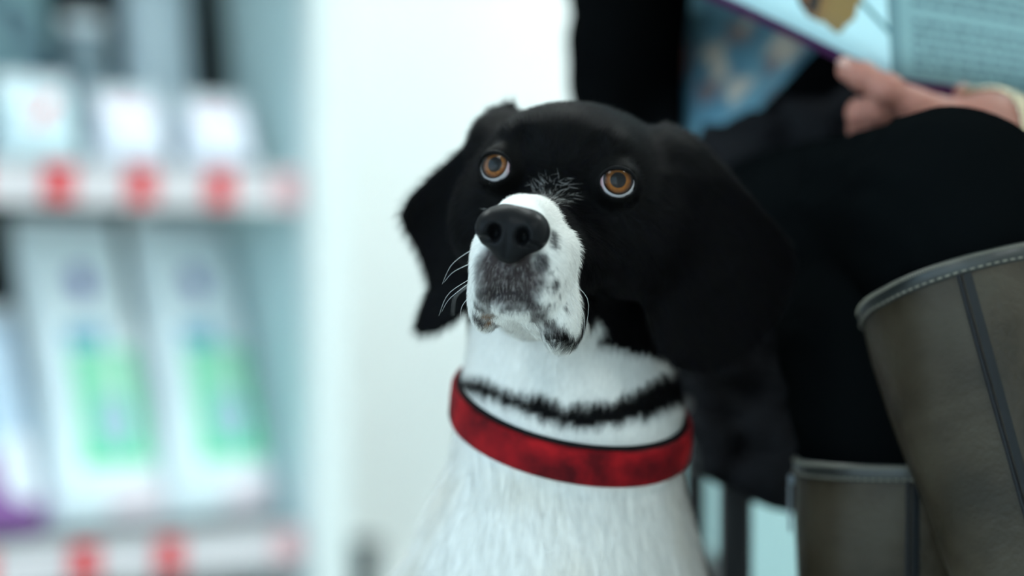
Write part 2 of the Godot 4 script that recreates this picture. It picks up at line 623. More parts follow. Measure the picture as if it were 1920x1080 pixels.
func build_shelf():
	var unit := thing("shelf_unit", "white shop shelving unit with price rails, stocked with pet food bags", "shelf", SHELF_END)
	unit.basis = shelf_basis()
	var len_ := 1.5
	var dep := 0.40
	mi("end_panel", box(Vector3(0.03, 1.72, dep), Vector3(0.03, 0.86, -dep / 2 - 0.002), 0.002), M.endpanel, unit)
	mi("post", box(Vector3(0.062, 1.75, 0.035), Vector3(0.045, 0.875, 0.0175), 0.006), M.white, unit, "wide white front post")
	mi("post", box(Vector3(0.06, 1.75, 0.035), Vector3(-len_ - 0.03, 0.875, 0.0175), 0.006), M.white, unit)
	mi("end_panel", box(Vector3(0.03, 1.72, dep), Vector3(-len_ - 0.015, 0.86, -dep / 2 - 0.002), 0.002), M.endpanel, unit)
	mi("back_panel", box(Vector3(len_, 1.72, 0.012), Vector3(-len_ / 2, 0.86, -dep + 0.006), 0.001), M.dark, unit)
	mi("plinth", box(Vector3(len_, 0.11, 0.02), Vector3(-len_ / 2, 0.055, -0.03), 0.002), M.dark, unit)
	for y in [0.176, 0.638, 1.095, 1.55]:
		mi("shelf_board", box(Vector3(len_, 0.022, dep - 0.02), Vector3(-len_ / 2, y + 0.012, -dep / 2 + 0.004), 0.002), M.white, unit)
		var rail := mi("price_rail", box(Vector3(len_, 0.052, 0.012), Vector3(-len_ / 2, y, 0.002), 0.003), M.rail, unit)
		var st := begin()
		for s in [-1, 1]:
			add_box(st, Vector3(-len_ / 2, y + s * 0.0245, 0.010), Vector3(len_, 0.003, 0.006), 0.001)
		mi("rail_lip", done(st), M.white, rail)
	# price tags clipped in the rails
	var tagm := box(Vector3(0.040, 0.047, 0.003), Vector3.ZERO, 0.0012)
	var upper := [-0.697, -0.58, -0.463, -0.346, -0.231, -0.115, -0.012]
	var lower := [-0.69, -0.572, -0.452, -0.311, -0.190, -0.012]
	var where := ["at the near end", "third from the near end", "second from the dark corner", "under the red-striped pack", "under the small pink-topped pack", "under the last small pack", "beside the white post"]
	for i in upper.size():
		var o := mi("price_tag", tagm, M.red if i < 6 else M.pink)
		o.transform = Transform3D(shelf_basis(), on_shelf(upper[i], 0.637, 0.0105))
		tag(o, ("small red price tag clipped in the upper price rail, " if i < 6 else "faded pink price tag clipped in the upper price rail, ") + where[i], "price tag", "price tags in the upper rail")
	var where2 := ["at the near end of it", "under the shelf's dark left part", "below the short lavender bag", "below the first tall green-labelled bag", "below the second tall green-labelled bag", "beside the white post"]
	for i in lower.size():
		var o := mi("price_tag", tagm, M.red if i < 5 else M.pink)
		o.transform = Transform3D(shelf_basis(), on_shelf(lower[i], 0.175, 0.0105))
		tag(o, ("red price tag clipped in the lower price rail, " if i < 5 else "faded pink price tag clipped in the lower price rail, ") + where2[i], "price tag", "price tags in the lower rail")
	# tall bags on the bottom shelf
	var green := bag_print(0)
	var purple := bag_print(1)
	var plain := bag_print(2)
	var stripe := bag_print(3)
	bag("pet_food_bag", "tall white pet food bag with green label, nearer of the two green-labelled ones", Vector3(-0.243, 0.2125, -0.062), Vector3(0.168, 0.385, 0.085), 15.0, green, "tall green labelled bags")
	bag("pet_food_bag", "tall white pet food bag with green label beside the white shelf post", Vector3(-0.072, 0.2125, -0.062), Vector3(0.168, 0.385, 0.085), 15.0, green, "tall green labelled bags")
	bag("pet_food_bag", "short lavender pet food bag with purple base on the lower shelf", Vector3(-0.415, 0.2095, -0.06), Vector3(0.165, 0.265, 0.085), 12.0, purple, "")
	bag("pet_food_bag", "short lavender bag with purple base at the shelf's near end", Vector3(-0.61, 0.2095, -0.06), Vector3(0.165, 0.265, 0.085), 12.0, purple, "")
	# upper shelf
	bag("treat_pack", "small pale treat pack with a red diagonal stripe on the upper shelf", Vector3(-0.345, 0.667, -0.045), Vector3(0.115, 0.088, 0.05), 9.0, stripe, "")
	bag("treat_pack", "small pale pack with a pinkish top, middle of three on the upper shelf", Vector3(-0.213, 0.667, -0.045), Vector3(0.105, 0.078, 0.05), 9.0, plain, "small packs on the upper shelf")
	bag("treat_pack", "small pale pack with a pinkish top, standing nearest the white post", Vector3(-0.082, 0.667, -0.045), Vector3(0.105, 0.075, 0.05), 9.0, plain, "small packs on the upper shelf")
	bag("treat_pack", "small pale pack with a pinkish top at the near end of the shelf", Vector3(-0.48, 0.667, -0.045), Vector3(0.105, 0.078, 0.05), 9.0, plain, "small packs on the upper shelf")
	bag("tall_pouch", "tall pale grey pouch standing behind the small packs, nearest the end panel", Vector3(-0.105, 0.667, -0.15), Vector3(0.105, 0.30, 0.06), 4.0, M.bag_pale, "")
	bag("tall_pouch", "slate blue pouch standing between the pale pouch and the mottled one", Vector3(-0.212, 0.667, -0.15), Vector3(0.07, 0.18, 0.05), 4.0, M.bag_slate, "")
	bag("tall_pouch", "mottled slate pouch standing behind the pack with the red stripe", Vector3(-0.315, 0.667, -0.17), Vector3(0.13, 0.27, 0.06), 4.0, M.bag_mottled, "")
	bag("tall_pouch", "slim dark pouch standing behind the small pack nearest the post", Vector3(-0.012, 0.667, -0.17), Vector3(0.045, 0.30, 0.05), 3.0, M.dark, "")
	# a low dark bin on the floor beside the shelf
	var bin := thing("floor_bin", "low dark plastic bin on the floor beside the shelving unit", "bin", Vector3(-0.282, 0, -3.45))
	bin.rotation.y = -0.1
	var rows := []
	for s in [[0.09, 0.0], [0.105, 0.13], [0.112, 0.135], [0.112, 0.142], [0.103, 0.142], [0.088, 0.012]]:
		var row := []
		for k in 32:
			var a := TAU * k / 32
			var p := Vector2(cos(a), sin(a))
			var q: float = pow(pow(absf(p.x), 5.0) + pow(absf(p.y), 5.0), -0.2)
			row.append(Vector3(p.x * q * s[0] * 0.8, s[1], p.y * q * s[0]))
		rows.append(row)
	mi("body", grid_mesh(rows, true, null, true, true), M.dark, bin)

# the front print of a bag: u across, v upwards
func bag_print(kind: int) -> StandardMaterial3D:
	var w := 128
	var h := 256
	var im := Image.create(w, h, false, Image.FORMAT_RGB8)
	var base: Color = [Color(0.89, 0.94, 0.96), Color(0.74, 0.83, 0.91), Color(0.86, 0.88, 0.93), Color(0.78, 0.87, 0.90)][kind]
	im.fill(base)
	for y in h:
		for x in w:
			var u := (x + 0.5) / w
			var v := 1.0 - (y + 0.5) / h
			var c := base
			if kind == 0:
				if u > 0.24 and u < 0.60 and v > 0.575 and v < 0.645:
					c = Color(0.35, 0.64, 0.76)
				if u > 0.25 and u < 0.90 and v > 0.17 and v < 0.565:
					c = Color(0.42, 0.84, 0.66).lerp(Color(0.78, 0.93, 0.84), clampf(1.0 - Vector2((u - 0.62) / 0.32, (v - 0.47) / 0.16).length(), 0.0, 1.0))
					if Vector2((u - 0.58) / 0.17, (v - 0.32) / 0.09).length() < 1.0:
						c = Color(0.66, 0.78, 0.84)
				if Vector2((u - 0.5) / 0.11, (v - 0.80) / 0.055).length() < 1.0:
					c = Color(0.32, 0.29, 0.62)
				if v < 0.12 and u > 0.45:
					c = Color(0.93, 0.89, 0.92)
			elif kind == 1:
				if v < 0.36:
					c = Color(0.55, 0.36, 0.62)
				if Vector2((u - 0.80) / 0.22, (v - 0.28) / 0.16).length() < 1.0:
					c = Color(0.90, 0.93, 0.97)
				if absf(u - 0.45) < 0.07 and v > 0.45 and v < 0.9:
					c = Color(0.28, 0.52, 0.62)
			elif kind == 2:
				if v > 0.78 and v < 0.95 and absf(u - 0.45) < 0.25:
					c = Color(0.88, 0.68, 0.74)
			else:
				if absf((u - 0.5) * 0.9 + (0.62 - v) * 0.6) < 0.10 and v > 0.45 and v < 0.85:
					c = Color(0.83, 0.36, 0.33)
			im.set_pixel(x, y, c)
	var m := StandardMaterial3D.new()
	m.albedo_texture = ImageTexture.create_from_image(im)
	m.roughness = 0.35
	m.metallic_specular = 0.45
	return m

# a filled gusseted bag with a flat crimped seal on top
func bag(called: String, label: String, pos: Vector3, size: Vector3, lean: float, m: Material, group: String):
	var o := thing(called, label, "bag", on_shelf(pos.x, pos.y, pos.z), group)
	o.basis = shelf_basis() * Basis(Vector3.RIGHT, deg_to_rad(-lean))
	var rows := []
	var uvs := []
	var n := 40
	var nv := 22
	for i in nv + 1:
		var v := float(i) / nv
		var y := v * size.y
		var w := size.x * 0.5 * (1.0 - 0.13 * v) * (1.0 - 0.05 * pow(sin(v * PI), 2.0) + 0.03 * smoothstep(0.75, 1.0, v))
		var d := size.z * 0.5 * pow(clampf(1.0 - pow(v, 3.2), 0.0, 1.0), 0.8) * (0.75 + 0.25 * smoothstep(0.0, 0.1, v)) + 0.0018
		if i == 0:
			w *= 0.94
			d *= 0.8
		var row := []
		var uv := []
		for k in n + 1:
			var a := TAU * k / n
			var p := Vector2(cos(a), sin(a))
			var q: float = pow(pow(absf(p.x), 3.2) + pow(absf(p.y), 3.2), -1.0 / 3.2)
			var dent := 0.004 * noise.get_noise_3d(p.x * 2.0 + pos.x * 40.0, v * 5.0, p.y * 2.0)
			var z := p.y * q * (d + dent)
			row.append(Vector3(p.x * q * w, y, z))
			uv.append(Vector2(0.5 + p.x * q * 0.5, 1.0 - v))
		rows.append(row)
		uvs.append(uv)
	mi("body", grid_mesh(rows, false, uvs, true), m, o)
	var st := begin()
	add_box(st, Vector3(0, size.y + 0.008, 0), Vector3(size.x * 0.9, 0.020, 0.003), 0.001)
	for k in 4:
		add_box(st, Vector3(0, size.y + 0.002 + k * 0.004, 0), Vector3(size.x * 0.895, 0.0014, 0.0042), 0.0005)
	mi("crimped_seal", done(st), M.seal, o)

# ------------------------------------------------------------------ chair, and the cabinet behind it
func build_chair():
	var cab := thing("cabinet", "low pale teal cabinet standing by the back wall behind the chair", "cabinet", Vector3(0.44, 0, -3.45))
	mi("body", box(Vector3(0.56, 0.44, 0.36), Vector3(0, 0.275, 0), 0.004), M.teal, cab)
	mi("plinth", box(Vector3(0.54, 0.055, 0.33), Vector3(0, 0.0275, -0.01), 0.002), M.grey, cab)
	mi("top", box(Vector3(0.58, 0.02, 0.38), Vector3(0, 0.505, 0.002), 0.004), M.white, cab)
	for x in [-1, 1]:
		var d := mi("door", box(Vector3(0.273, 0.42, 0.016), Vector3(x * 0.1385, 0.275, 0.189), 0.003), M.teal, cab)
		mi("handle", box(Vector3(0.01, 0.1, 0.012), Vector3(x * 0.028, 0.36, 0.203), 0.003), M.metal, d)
	var o := thing("chair", "black wooden chair with square legs under the seated woman", "chair", Vector3(0.32, 0, -1.83))
	mi("seat", box(Vector3(0.40, 0.035, 0.40), Vector3(0, 0.398, 0), 0.012), M.black, o)
	for x in [-1, 1]:
		for z in [-1, 1]:
			mi("leg", box(Vector3(0.021, 0.381, 0.028), Vector3(x * 0.168, 0.1905, z * 0.185), 0.003), M.black, o)
		mi("stretcher", box(Vector3(0.014, 0.024, 0.352), Vector3(x * 0.168, 0.292, 0), 0.003), M.black, o)
		mi("back_post", box(Vector3(0.028, 0.49, 0.024), Vector3(x * 0.175, 0.655, -0.206), 0.004), M.black, o)
	for y in [0.62, 0.74, 0.86]:
		mi("back_slat", box(Vector3(0.33, 0.05, 0.014), Vector3(0, y, -0.206), 0.004), M.black, o)

# ------------------------------------------------------------------ the seated woman
const HIP_R := Vector3(0.16, 0.525, -1.80)
const HIP_L := Vector3(0.34, 0.525, -1.80)
const KNEE_R := Vector3(0.250, 0.552, -1.372)     # crossed on top
const KNEE_L := Vector3(0.222, 0.478, -1.445)
const SHIN_R := Vector3(0.232, -0.942, 0.244)
const RIM_R := Vector3(0.2565, 0.5140, -1.3620)
const RIM_L := Vector3(0.2276, 0.410, -1.42)
const SHOULDER_R := Vector3(0.088, 0.97, -1.87)
const ELBOW_R := Vector3(0.088, 0.665, -1.80)
const WRIST_R := Vector3(0.098, 0.80, -1.60)
const SHOULDER_L := Vector3(0.415, 0.97, -1.87)
const ELBOW_L := Vector3(0.470, 0.572, -1.66)
const WRIST_L := Vector3(0.297, 0.6060, -1.500)

func torso(p: Vector3, grow: float) -> float:
	var d := ell(p, Vector3(0.25, 0.54, -1.83), Vector3(0.185, 0.118, 0.140))
	d = smin(d, ell(p, Vector3(0.25, 0.70, -1.845), Vector3(0.145, 0.17, 0.105)), 0.08)
	d = smin(d, ell(p, Vector3(0.25, 0.88, -1.86), Vector3(0.165, 0.15, 0.115)), 0.08)
	return d - grow

func arm(p: Vector3, a: Vector3, b: Vector3, c: Vector3, grow: float) -> float:
	return smin(cone(p, a, b, 0.047, 0.038), cone(p, b, c, 0.038, 0.026), 0.012) - grow

func legs(p: Vector3, grow: float) -> float:
	var d := cone(p, HIP_R, KNEE_R, 0.076, 0.053)
	d = smin(d, cone(p, KNEE_R, KNEE_R + SHIN_R * 0.36, 0.053, 0.036), 0.02)
	var e := cone(p, HIP_L, KNEE_L, 0.076, 0.054)
	e = smin(e, cone(p, KNEE_L, Vector3(0.235, 0.09, -1.41), 0.054, 0.034), 0.02)
	return smin(d, e, 0.008) - grow

func hand(p: Vector3, wrist: Vector3, chains: Array) -> float:
	var d := 1e3
	for c in chains:
		var palm := cone(p, wrist, c[0], 0.0150, 0.0105)
		d = smin(d, palm, 0.006)
	for c in chains:
		var f := 1e3
		for k in c.size() - 1:
			var r0: float = 0.0098 - 0.0009 * k
			f = smin(f, cone(p, c[k], c[k + 1], r0, r0 - 0.0009), 0.004)
			if k > 0:
				f = smin(f, (p - c[k]).length() - r0 - 0.0003, 0.004)
		d = smin(d, f, 0.005)
	return d

func left_hand_chains() -> Array:
	return [
		[at(1715, 198, 1.486), at(1664, 168, 1.481), at(1618, 143, 1.489), at(1590, 132, 1.496)],
		[at(1735, 226, 1.524), at(1648, 204, 1.492), at(1614, 212, 1.505), at(1636, 225, 1.520)],
		[at(1742, 244, 1.530), at(1650, 230, 1.502), at(1617, 243, 1.513), at(1640, 250, 1.526)],
		[at(1752, 260, 1.534), at(1680, 255, 1.512), at(1650, 266, 1.520), at(1672, 272, 1.530)],
		[at(1800, 190, 1.538), at(1745, 138, 1.536), at(1700, 110, 1.532), at(1668, 98, 1.530)]]

func right_hand_chains() -> Array:
	var w := WRIST_R
	var out := []
	for k in 4:
		var y := 0.03 - k * 0.019
		out.append([w + Vector3(-0.01, 0.055 + y, 0.025), w + Vector3(0.01, 0.062 + y, 0.045), w + Vector3(0.034, 0.062 + y, 0.044), w + Vector3(0.048, 0.058 + y, 0.038)])
	out.append([w + Vector3(0.02, 0.03, 0.01), w + Vector3(0.035, 0.06, 0.0), w + Vector3(0.055, 0.075, 0.0)])
	return out

func face(p: Vector3) -> float:
	# p from the middle of the head, metres; z forward
	var d := ell(p, Vector3(0, 0.03, -0.015), Vector3(0.076, 0.088, 0.094))
	d = smin(d, ell(p, Vector3(0, -0.045, 0.03), Vector3(0.055, 0.065, 0.055)), 0.03)
	var a := Vector3(absf(p.x), p.y, p.z)
	d = smax(d, -ell(a, Vector3(0.031, 0.004, 0.092), Vector3(0.017, 0.011, 0.016)), 0.012)
	d = smin(d, (a - Vector3(0.031, 0.003, 0.066)).length() - 0.0125, 0.002)
	d = smin(d, cone(p, Vector3(0, 0.008, 0.078), Vector3(0, -0.034, 0.100), 0.007, 0.011), 0.012)
	d = smin(d, ell(p, Vector3(0, -0.066, 0.082), Vector3(0.022, 0.006, 0.008)), 0.004)
	d = smin(d, ell(p, Vector3(0, -0.077, 0.079), Vector3(0.020, 0.007, 0.008)), 0.004)
	d = smin(d, ell(a, Vector3(0.077, -0.005, -0.01), Vector3(0.008, 0.030, 0.018)), 0.006)
	return d

func build_person():
	var o := thing("person", "seated woman in black with crossed legs and tall boots, holding a magazine", "person", Vector3(0.25, 0, -1.7))
	var back := -o.position
	# --- body: one surface out of several nets
	var hc := Vector3(0.25, 1.235, -1.83)
	var lh := left_hand_chains()
	var rh := right_hand_chains()
	var core := func(p: Vector3) -> float:
		var d := torso(p, -0.012)
		d = smin(d, legs(p, -0.012), 0.03)
		d = smin(d, arm(p, SHOULDER_R, ELBOW_R, WRIST_R, 0.0), 0.03)
		d = smin(d, arm(p, SHOULDER_L, ELBOW_L, WRIST_L, 0.0), 0.03)
		d = smin(d, cone(p, Vector3(0.25, 0.98, -1.865), Vector3(0.25, 1.15, -1.845), 0.062, 0.052), 0.04)
		d = smin(d, face((p - hc)), 0.02)
		for b in [[Vector3(0.235, 0.06, -1.41), Vector3(0.24, 0.035, -1.25)], [KNEE_R + SHIN_R * 0.38, KNEE_R + SHIN_R * 0.40 + Vector3(0.02, 0.03, 0.16)]]:
			d = smin(d, cone(p, b[0], b[1], 0.036, 0.026), 0.02)
		return d
	var left := func(p: Vector3) -> float: return smin(hand(p, WRIST_L, lh), cone(p, WRIST_L, WRIST_L.lerp(ELBOW_L, 0.25), 0.026, 0.0285), 0.012)
	var right := func(p: Vector3) -> float: return smin(hand(p, WRIST_R, rh), cone(p, WRIST_R, WRIST_R.lerp(ELBOW_R, 0.2), 0.026, 0.028), 0.012)
	var nets := [net(core, Vector3(-0.02, 0.0, -2.02), Vector3(0.55, 1.40, -0.95), 0.012, 1.3),
		net(left, at(1575, 290, 1.50) + Vector3(-0.012, -0.03, -0.11), at(1950, 80, 1.50) + Vector3(0.03, 0.02, 0.06), 0.0026, 1.3),
		net(right, WRIST_R + Vector3(-0.06, -0.05, -0.09), WRIST_R + Vector3(0.10, 0.14, 0.14), 0.004, 1.3)]
	var v := PackedVector3Array()
	var n := PackedVector3Array()
	var idx := PackedInt32Array()
	for d in nets:
		var first := v.size()
		for p in d.v:
			v.append(p + back)
		n.append_array(d.n)
		for i in d.i:
			idx.append(first + i)
	mi("body", arr_mesh(v, n, idx), M.skin, o)
	for k in 4:
		var c = lh[k]
		var tip: Vector3 = c[3]
		var along: Vector3 = (c[3] - c[2]).normalized()
		var up := (Vector3(0.1, 0.6, 0.8) - along * along.dot(Vector3(0.1, 0.6, 0.8))).normalized()
		var st := begin()
		add_box(st, tip + along * 0.001 + up * 0.0064 + back, Vector3(0.008, 0.0014, 0.010), 0.0006, Basis(up.cross(along), up, along))
		mi("fingernail", done(st), M.nail, o)
	# hair of the head
	var hair := func(p: Vector3) -> float:
		var q := p - hc
		var d := ell(q, Vector3(0, 0.035, -0.025), Vector3(0.088, 0.098, 0.102))
		d = smin(d, ell(q, Vector3(0, -0.07, -0.075), Vector3(0.085, 0.13, 0.05)), 0.04)
		d += 0.002 * sin(atan2(q.x, q.z) * 40.0)
		return smax(d, -ell(q, Vector3(0, -0.05, 0.075), Vector3(0.067, 0.105, 0.075)), 0.012)
	mi("hair", placed_mesh(net(hair, hc + Vector3(-0.12, -0.24, -0.16), hc + Vector3(0.12, 0.16, 0.12), 0.006), 1.0, back), M.hairdark, o)
	# --- clothes
	var trousers := func(p: Vector3) -> float:
		var d := legs(p, 0.004)
		d = smin(d, ell(p, Vector3(0.25, 0.53, -1.83), Vector3(0.186, 0.108, 0.146)), 0.03)
		# creases fan out from the bend of the knee and the lap
		d += 0.0016 * sin(p.y * 150.0 + p.x * 90.0 + noise.get_noise_3dv(p * 14.0) * 5.0) * clampf(0.6 + noise.get_noise_3dv(p * 7.0), 0.0, 1.0)
		d = maxf(d, -(p - (RIM_R + SHIN_R * 0.06)).dot(-SHIN_R) if p.z > -1.36 and p.y < 0.52 and (p - RIM_R).length() < 0.2 and p.z > -1.37 else d)
		return maxf(d, 0.36 - p.y) if p.z > -1.6 and p.z < -1.36 else d
	mi("trousers", placed_mesh(net(trousers, Vector3(0.03, 0.34, -2.0), Vector3(0.46, 0.66, -1.27), 0.008), 1.0, back), M.trousers, o)
	var blouse := func(p: Vector3) -> float: return smax(torso(p, 0.002) + 0.0012 * sin(p.x * 120.0 + noise.get_noise_3dv(p * 8.0) * 6.0), 0.505 - p.y, 0.01)
	var bl := net(blouse, Vector3(0.03, 0.49, -2.0), Vector3(0.47, 1.05, -1.66), 0.009)
	mi("blouse", placed_mesh(bl, 1.0, back, blouse_colors(bl)), M.blouse, o, "blue floral blouse")
	var jacket := func(p: Vector3) -> float:
		var d := torso(p, 0.012)
		d = smin(d, arm(p, SHOULDER_R, ELBOW_R, WRIST_R, 0.007), 0.02)
		d = smin(d, arm(p, SHOULDER_L, ELBOW_L, ELBOW_L.lerp(WRIST_L, 0.76), 0.007), 0.02)
		d += 0.002 * sin(p.y * 70.0 + p.x * 50.0 + noise.get_noise_3dv(p * 9.0) * 5.0)
		# open in front: a wedge from the lap to the collar
		var u := p.x - 0.126
		var w := 0.1595 + (p.y - 0.62) * 0.95 - p.x
		if p.z > -1.86:
			d = smax(d, minf(minf(u, w), 1.0), 0.006)
		return smax(d, p.y - 1.04, 0.01)
	mi("jacket", placed_mesh(net(jacket, Vector3(-0.03, 0.42, -2.04), Vector3(0.56, 1.08, -1.48), 0.010), 1.0, back), M.jacket, o)
	# the coat's plush hem, bunched on the lap and hanging over the chair
	var l0 := at(1290, 350, 1.70)
	var l1 := at(1440, 295, 1.68)
	var l2 := at(1600, 232, 1.66)
	var h0 := at(1338, 660, 1.585)
	var h1 := at(1340, 860, 1.585)
	var hem := func(p: Vector3) -> float:
		var d := smin(cone(p, l0, l1, 0.022, 0.030), cone(p, l1, l2, 0.030, 0.024), 0.02)
		d = smin(d, cone(p, l0, h0, 0.03, 0.022), 0.03)
		d = smin(d, cone(p, h0, h1, 0.020, 0.014), 0.02)
		d = smin(d, cone(p, at(1425, 640, 1.60), at(1432, 900, 1.585), 0.026, 0.017), 0.02)
		d = smin(d, cone(p, at(1520, 600, 1.60), at(1508, 912, 1.585), 0.03, 0.017), 0.03)
		return d + 0.006 * noise.get_noise_3dv(p * 30.0) + 0.003 * sin(p.y * 160.0 + p.x * 120.0 + noise.get_noise_3dv(p * 12.0) * 5.0)
	var hn := net(hem, Vector3(0.06, 0.34, -1.78), Vector3(0.32, 0.68, -1.54), 0.006)
	var hm := mi("coat_hem", placed_mesh(hn, 1.0, back), M.plush, o, "plush dark coat hem")
	# --- boots
	boot(o, "boot", RIM_R + back, SHIN_R, Vector3(0.02, 0.0, 1.0), Vector3(-0.24, 0, 1), 0.40, 0.0615, 0.044, 25.0, false)
	boot(o, "boot", RIM_L + back, Vector3(0.01, -1, 0.0), Vector3(0.02, 0, 1), Vector3(-0.08, 0, 1), 0.41, 0.0595, 0.045, 0.0, true)
	# --- bracelet watch
	var wc := WRIST_L.lerp(ELBOW_L, 0.008) + back
	var ax := (ELBOW_L - WRIST_L).normalized()
	var e1 := ax.cross(Vector3.UP).normalized()
	var e2 := e1.cross(ax).normalized()
	var watch := Node3D.new()
	watch.name = "wristwatch"
	o.add_child(watch)
	watch.set_meta("label", "gold link wristwatch")
	var lm := begin()
	for k in 3:
		add_box(lm, Vector3(0, 0, (k - 1) * 0.0052), Vector3(0.0062, 0.0028, 0.0048), 0.0009)
	var link := done(lm)
	var fd := Vector3.UP
	var fr_ := 0.03
	for k in 26:
		var a := TAU * k / 26
		var rd := e1 * cos(a) + e2 * sin(a)
		var q := mi("bracelet_link", link, M.gold, watch)
		var t := 0.06
		for j in 30:
			t -= minf(left.call(wc - back + rd * t), arm(wc - back + rd * t, SHOULDER_L, ELBOW_L, WRIST_L, 0.0)) * 0.8
		if k == 13:
			fd = rd
			fr_ = t
		q.transform = Transform3D(Basis(ax.cross(rd) * -1.0, rd, ax), wc + rd * (t + 0.0016))
	var st := begin()
	grid_add(st, tube_rows([wc + fd * (fr_ - 0.001), wc + fd * (fr_ + 0.004), wc + fd * (fr_ + 0.0065), wc + fd * (fr_ + 0.0067)], [0.014, 0.014, 0.0125, 0.0], 28), true)
	mi("watch_case", done(st), M.gold, watch)

func blouse_colors(d: Dictionary) -> PackedColorArray:
	var c := PackedColorArray()
	c.resize(d.v.size())
	var petals := [[1343, 95, 0.008], [1348, 125, 0.007], [1352, 145, 0.006], [1385, 163, 0.009], [1472, 86, 0.010], [1450, 100, 0.008], [1402, 45, 0.006], [1505, 205, 0.008]]
	for i in c.size():
		var p: Vector3 = d.v[i]
		var col := Color(0.17, 0.36, 0.45).lerp(Color(0.10, 0.24, 0.33), clampf(0.5 + noise.get_noise_3dv(p * 18.0) * 1.5, 0.0, 1.0))
		for s in petals:
			var q := at(s[0], s[1], -p.z)
			var dd: float = Vector2(p.x - q.x, p.y - q.y).length() / s[2]
			if dd < 1.0 and p.z > -1.83:
				col = Color(0.62, 0.56, 0.47)
		if noise.get_noise_3dv(p * 26.0 + Vector3(40, 0, 0)) > 0.45:
			col = Color(0.22, 0.17, 0.18)
		c[i] = col
	return c

